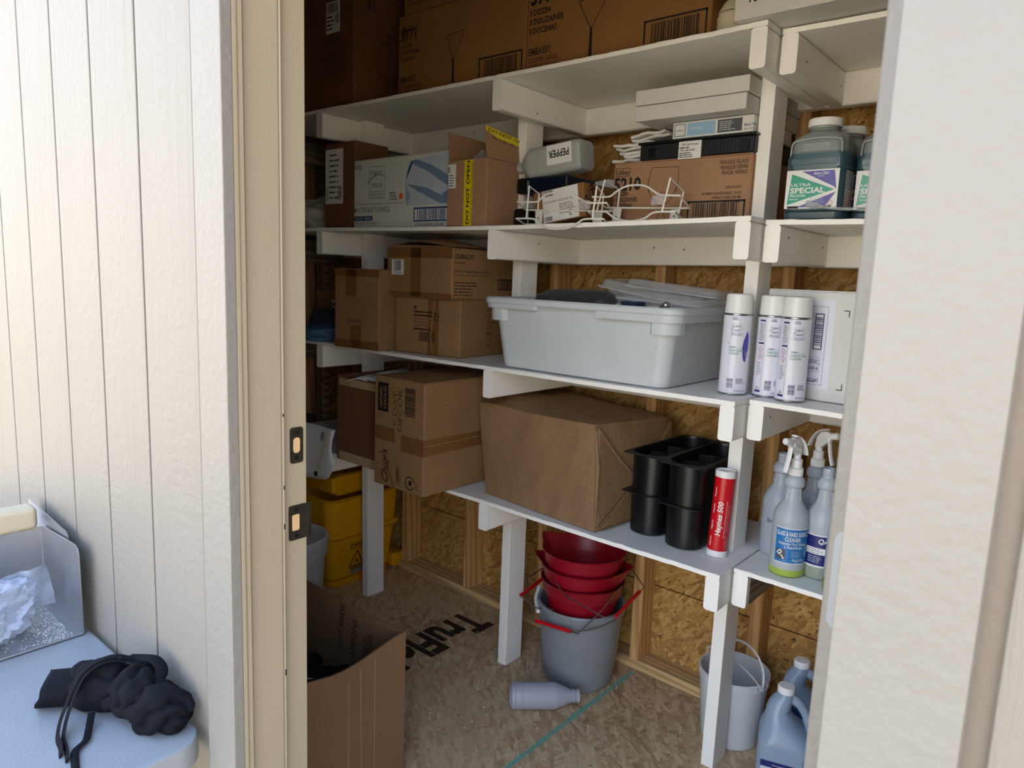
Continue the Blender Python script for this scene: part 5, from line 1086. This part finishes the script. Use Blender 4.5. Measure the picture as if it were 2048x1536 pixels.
# yellow mop bucket
t = thing('mop_bucket', 'yellow plastic mop bucket with caution printing under the shelf at left', 'mop bucket', (-2.02, .27, 0))
c = (0, 0)
obj('body', loft([(.035, .125, .155, .04), (.04, .135, .165, .04), (.16, .150, .180, .045), (.225, .158, .188, .05), (.24, .172, .20, .05), (.255, .172, .20, .05), (.262, .16, .19, .05), (.30, .163, .192, .05), (.40, .168, .197, .05), (.405, .172, .20, .05), (.41, .16, .19, .045), (.27, .15, .18, .04)], k=6), M['mopy'], t)
obj('base_skirt', loft([(.0, .13, .16, .04), (.034, .136, .166, .04)], k=4), M['mopy'], t)
obj('foot', BX(.06, .15, .165, .25, .012, .075, bev=.012, seg=3), M['mopy'], t)
obj('wringer', loft([(.41, .12, .10, .02, -.01, -.02), (.44, .13, .11, .02, -.01, -.02), (.50, .135, .12, .02, -.01, -.02), (.505, .12, .10, .02, -.01, -.02), (.43, .11, .09, .02, -.01, -.02)], k=3), M['mopy'], t)
obj('wringer_bar', BX(-.13, .13, -.16, -.13, .43, .50, bev=.008, seg=2), M['mopy'], t); obj('wringer_bar', BX(-.12, .12, .09, .115, .44, .53, bev=.008, seg=2), M['mopy'], t)
b = NB(); tube(b, smoothpts([(.10, -.05, .41), (.115, -.02, .46), (.12, .02, .47), (.11, .05, .42)], 4), .004, 6); obj('wire_loop', b, M['zinc'], t)
P = Print(lambda u, v, o: Vector((.138+.12*(v-.05)+o+.002, u, v)))
P.text('CAUTION', -.085, .178, .017, 'ink', w=.12, bold=1.5, rot=.0); P.text('WET FLOOR', -.083, .166, .007, 'ink', w=.10, bold=1); P.line([(-.080, .085), (-.005, .085), (-.042, .155)], .005, 'ink', 1, True); P.text('x', -.051, .10, .022, 'ink', bold=2); P.rect(-.075, .07, .0, .076, 'ink'); P.rect(-.075, .052, .03, .065, 'tb1'); P.build(t, 'caution_printing')
b = NB(); tube(b, [(-2.15, .05, .53), (-1.80, .40, .60)], .022, 14); tag(obj('blue_roll', b, plain('deep_blue_plastic', '173a78', .4)), 'dark blue tube lying above the yellow mop bucket', 'tube')
tag(obj('cardboard_sheet', hexa(NB(), [(-2.25, -.02, .34), (-2.0, -.08, .36), (-2.0, -.076, .36), (-2.25, -.016, .34), (-2.25, .0, .60), (-1.93, -.02, .60), (-1.93, -.016, .60), (-2.25, .004, .60)]), M['cardd']), 'dark brown cardboard sheet leaning above the lidded pail', 'cardboard')

# ================================================================ OUTSIDE LEFT
t = thing('folding_table', 'grey-blue plastic folding table outside against the siding', 'table', (-.535, -1.108, .575))
tp = rings(NB(), [[(p[0]-.9, p[1]-.37, z) for p in rrect(.9-i_, .365-i_, .055, 0, k=8)] for z, i_ in ((-.045, .004), (-.043, 0), (-.008, 0), (-.002, .002), (0, .007))])
obj('tabletop', tp, M['table'], t)
for x in (-.12, -1.65):
    for y in (-.08, -.66):
        b = NB(); tube(b, [(x, y, -.045), (x, y, -.774)], .0125, 10); obj('leg', b, M['zinc'], t)
# stainless three-sided bin
t = thing('steel_tray', 'stainless steel three-sided tray with crumbs standing on the folding table', 'tray', (0, 0, 0)); zt = .577
obj('base', BX(-1.60, -1.055, -1.43, -1.132, zt, zt+.004, bev=.001), M['steel'], t)
obj('side_panel', prism([(-1.29, zt+.004), (-1.055, zt+.004), (-1.060, zt+.180), (-1.067, zt+.193), (-1.080, zt+.198), (-1.29, zt+.186)], -1.1335, -1.1305, 'xz'), M['steel'], t)
obj('back_panel', BX(-1.293, -1.290, -1.43, -1.134, zt+.004, zt+.185), M['steel'], t)
obj('rear_panel', prism([(-1.40, zt+.004), (-1.14, zt+.004), (-1.14, zt+.195), (-1.15, zt+.206), (-1.40, zt+.225)], -1.1265, -1.1245, 'xz'), M['steel'], t)
b = BX(-1.335, -1.283, -1.45, -1.14, zt+.180, zt+.235, bev=.012, seg=4); obj('top_guard', b, plain('beige_plastic', 'b8ab90', .4), t)
cr_ = NB()
for i in range(900):
    x = random.uniform(-1.285, -1.06) if i % 3 else random.gauss(-1.2, .05); y = -1.15-abs(random.gauss(0, .05)); s = random.uniform(.0003, .0009)
    if -1.285 < x < -1.06: box(cr_, x-s, x+s, y-s, y+s, zt+.004, zt+.004+s)
obj('crumbs', cr_, M['white'], t, smooth=0, kind='stuff')
# plastic bag
def bag():
    b = NB(); bmesh.ops.create_icosphere(b, subdivisions=5, radius=1)
    for v in b.verts:
        p = v.co.copy(); n1 = abs(noise.noise(p*1.7+Vector((4, 0, 0))))*.5+abs(noise.noise(p*4+Vector((0, 3, 0))))*.28+abs(noise.noise(p*9))*.10
        r_ = 1.05-n1; q = p*r_; x = q.x*.075+(.02 if p.z > 0 else 0)*p.z; v.co = Vector((x, q.y*.12, max(q.z, -.75)*.085))
    t = thing('plastic_bag', 'crumpled clear plastic bag lying on the steel tray', 'bag', (-1.145, -1.295, .645), (0, 0, .35))
    obj('bag_body', b, m_film('bag_plastic', (.58, .63, .74), .74, .15), t, smooth=60)
    # stiff flat wing of film standing up at the right
    rs = []
    for i in range(21):
        u = i/20; row = []
        for j in range(15):
            s_ = j/14; y = -1.262+.118*u-.012*s_*u; z = .600+.010*u+.112*s_-.012*u*s_+.0; x = -1.165-.028*u+.012*math.sin(u*7+s_*3)+.01*noise.noise(Vector((u*5, s_*5, 1)))+.03*s_*(1-u)
            row.append((x, y, z))
        rs.append(row)
    w_ = obj('bag_wing', rings(NB(), rs, False, False, False), m_film('bag_plastic_b', (.55, .62, .78), .6, .15), None, smooth=60); w_.parent = t; w_.matrix_parent_inverse = (Matrix.Translation(t.location) @ Matrix.Rotation(.35, 4, 'Z')).inverted()
    c2 = NB(); bmesh.ops.create_icosphere(c2, subdivisions=4, radius=1)
    for v in c2.verts: v.co = Vector((v.co.x*.05, v.co.y*.07, max(v.co.z, -.6)*.055))*(1+.25*noise.noise(v.co*3))
    obj('bag_content', c2, M['whitep'], t, (-.0, -.03, -.025), smooth=60)
bag()
# apron bundle
def clump(ctr, axes, rot, seed, n=3.0, twist=1.5, depth=.22, flatz=-.62, tilt=0, sub=5):
    """a twisted roll of cloth: broad soft folds with sharp valleys winding round it"""
    b = NB(); bmesh.ops.create_icosphere(b, subdivisions=sub, radius=1); Rm = Matrix.Rotation(rot, 4, 'Z') @ Matrix.Rotation(tilt, 4, 'Y')
    for v in b.verts:
        p = v.co.copy(); th_ = math.atan2(p.z, p.y); w1 = noise.noise(Vector((p.x*1.1+seed, p.y*1.1, p.z*1.1))); w2 = noise.noise(Vector((p.x*2.3, p.y*2.3+seed, p.z*2.3)))
        f1 = abs(math.sin(.5*n*th_+twist*p.x*2+w1*2.6+seed)); f2 = abs(math.sin(n*.8*th_-twist*p.x*3.1+w2*2.2+seed*2))
        g = 1-depth*(1-f1**.55)-depth*.45*(1-f2**.5)*(.5+.5*w1)+.06*w2
        q = p*g; q.z = max(q.z, flatz); v.co = Rm @ Vector((q.x*axes[0], q.y*axes[1], q.z*axes[2]))+Vector(ctr)
    bmesh.ops.smooth_vert(b, verts=b.verts, factor=.4, use_axis_x=True, use_axis_y=True, use_axis_z=True)
    return b
t = thing('black_apron', 'black cloth apron rolled up with its strings on the folding table', 'apron', (0, 0, 0)); z0 = .577
obj('roll', clump((-.762, -1.198, z0+.034), (.074, .050, .054), .42, 2.3, 3, 1.1), M['cloth'], t, smooth=80)
obj('knot', clump((-.690, -1.168, z0+.040), (.048, .055, .052), .9, 5.1, 4, .8, .26), M['cloth'], t, smooth=80)
obj('roll', clump((-.630, -1.157, z0+.030), (.066, .048, .047), .45, 7.7, 3, 1.3, .3), M['cloth'], t, smooth=80)
# folded flap standing up at the back
rs = []
for i in range(15):
    u = i/14; row = []
    for j in range(12):
        s_ = j/11; x = -.835+.125*u+.0*s_; y = -1.180+.050*u-.022*math.sin(PI*s_); z = z0+.020+.062*u*(1-.15*s_)+.022*math.sin(PI*s_*.9)-(.055*s_*(.6+.4*u))
        row.append((x+.018*s_*u, y-.030*s_+.012*math.sin(u*4), z+.004*noise.noise(Vector((u*5, s_*4, 2)))))
    rs.append(row)
o = obj('folded_flap', rings(NB(), rs, False, False, False), M['cloth'], t, smooth=80); m_ = o.modifiers.new('s', 'SOLIDIFY'); m_.thickness = .004; m_.offset = 0
# open hem loop at left
rs = []; e1 = Vector((.86, -.5, 0)); ax_ = Vector((.5, .86, 0))
for i in range(11):
    s_ = i/10; c0 = Vector((-.838, -1.272, z0+.0285))+ax_*(.085*s_)+e1*(.012*s_)
    rs.append([c0+e1*(math.cos(a)*(.042-.008*s_))+Vector((0, 0, max(math.sin(a)*(.028+.006*s_), -.0262)))+ax_*(.010*math.sin(a)*(1-s_)+.006*noise.noise(Vector((math.cos(a)*2, math.sin(a)*2, s_*2)))) for a in [2*PI*j/40 for j in range(40)]])
o = obj('neck_loop', rings(NB(), rs, False, False), M['cloth'], t, smooth=80); m_ = o.modifiers.new('s', 'SOLIDIFY'); m_.thickness = .003
for nm, pts in (('string', [(-.705, -1.150, z0+.082), (-.735, -1.195, z0+.094), (-.745, -1.235, z0+.075), (-.725, -1.268, z0+.030), (-.700, -1.285, z0+.004), (-.665, -1.292, z0+.003), (-.635, -1.300, z0+.003)]),
                ('string', [(-.71, -1.148, z0+.084), (-.74, -1.190, z0+.098), (-.754, -1.235, z0+.078), (-.736, -1.272, z0+.030), (-.712, -1.290, z0+.005), (-.68, -1.296, z0+.004), (-.655, -1.303, z0+.003)]),
                ('string', [(-.715, -1.235, z0+.02), (-.69, -1.250, z0+.004), (-.668, -1.262, z0+.003), (-.655, -1.280, z0+.003), (-.64, -1.288, z0+.003), (-.60, -1.300, z0+.003)])):
    b = NB(); tube(b, smoothpts(pts, 6), .006, 8, flat=.25, up=(0, 0, 1)); obj(nm, b, M['cloth'], t)
b = NB(); tube(b, smoothpts([(-.735, -1.16, z0+.085), (-.69, -1.135, z0+.088), (-.66, -1.14, z0+.07), (-.68, -1.19, z0+.05), (-.705, -1.22, z0+.03)], 6), .011, 10, flat=.45); obj('wrapped_band', b, M['cloth'], t, smooth=70)
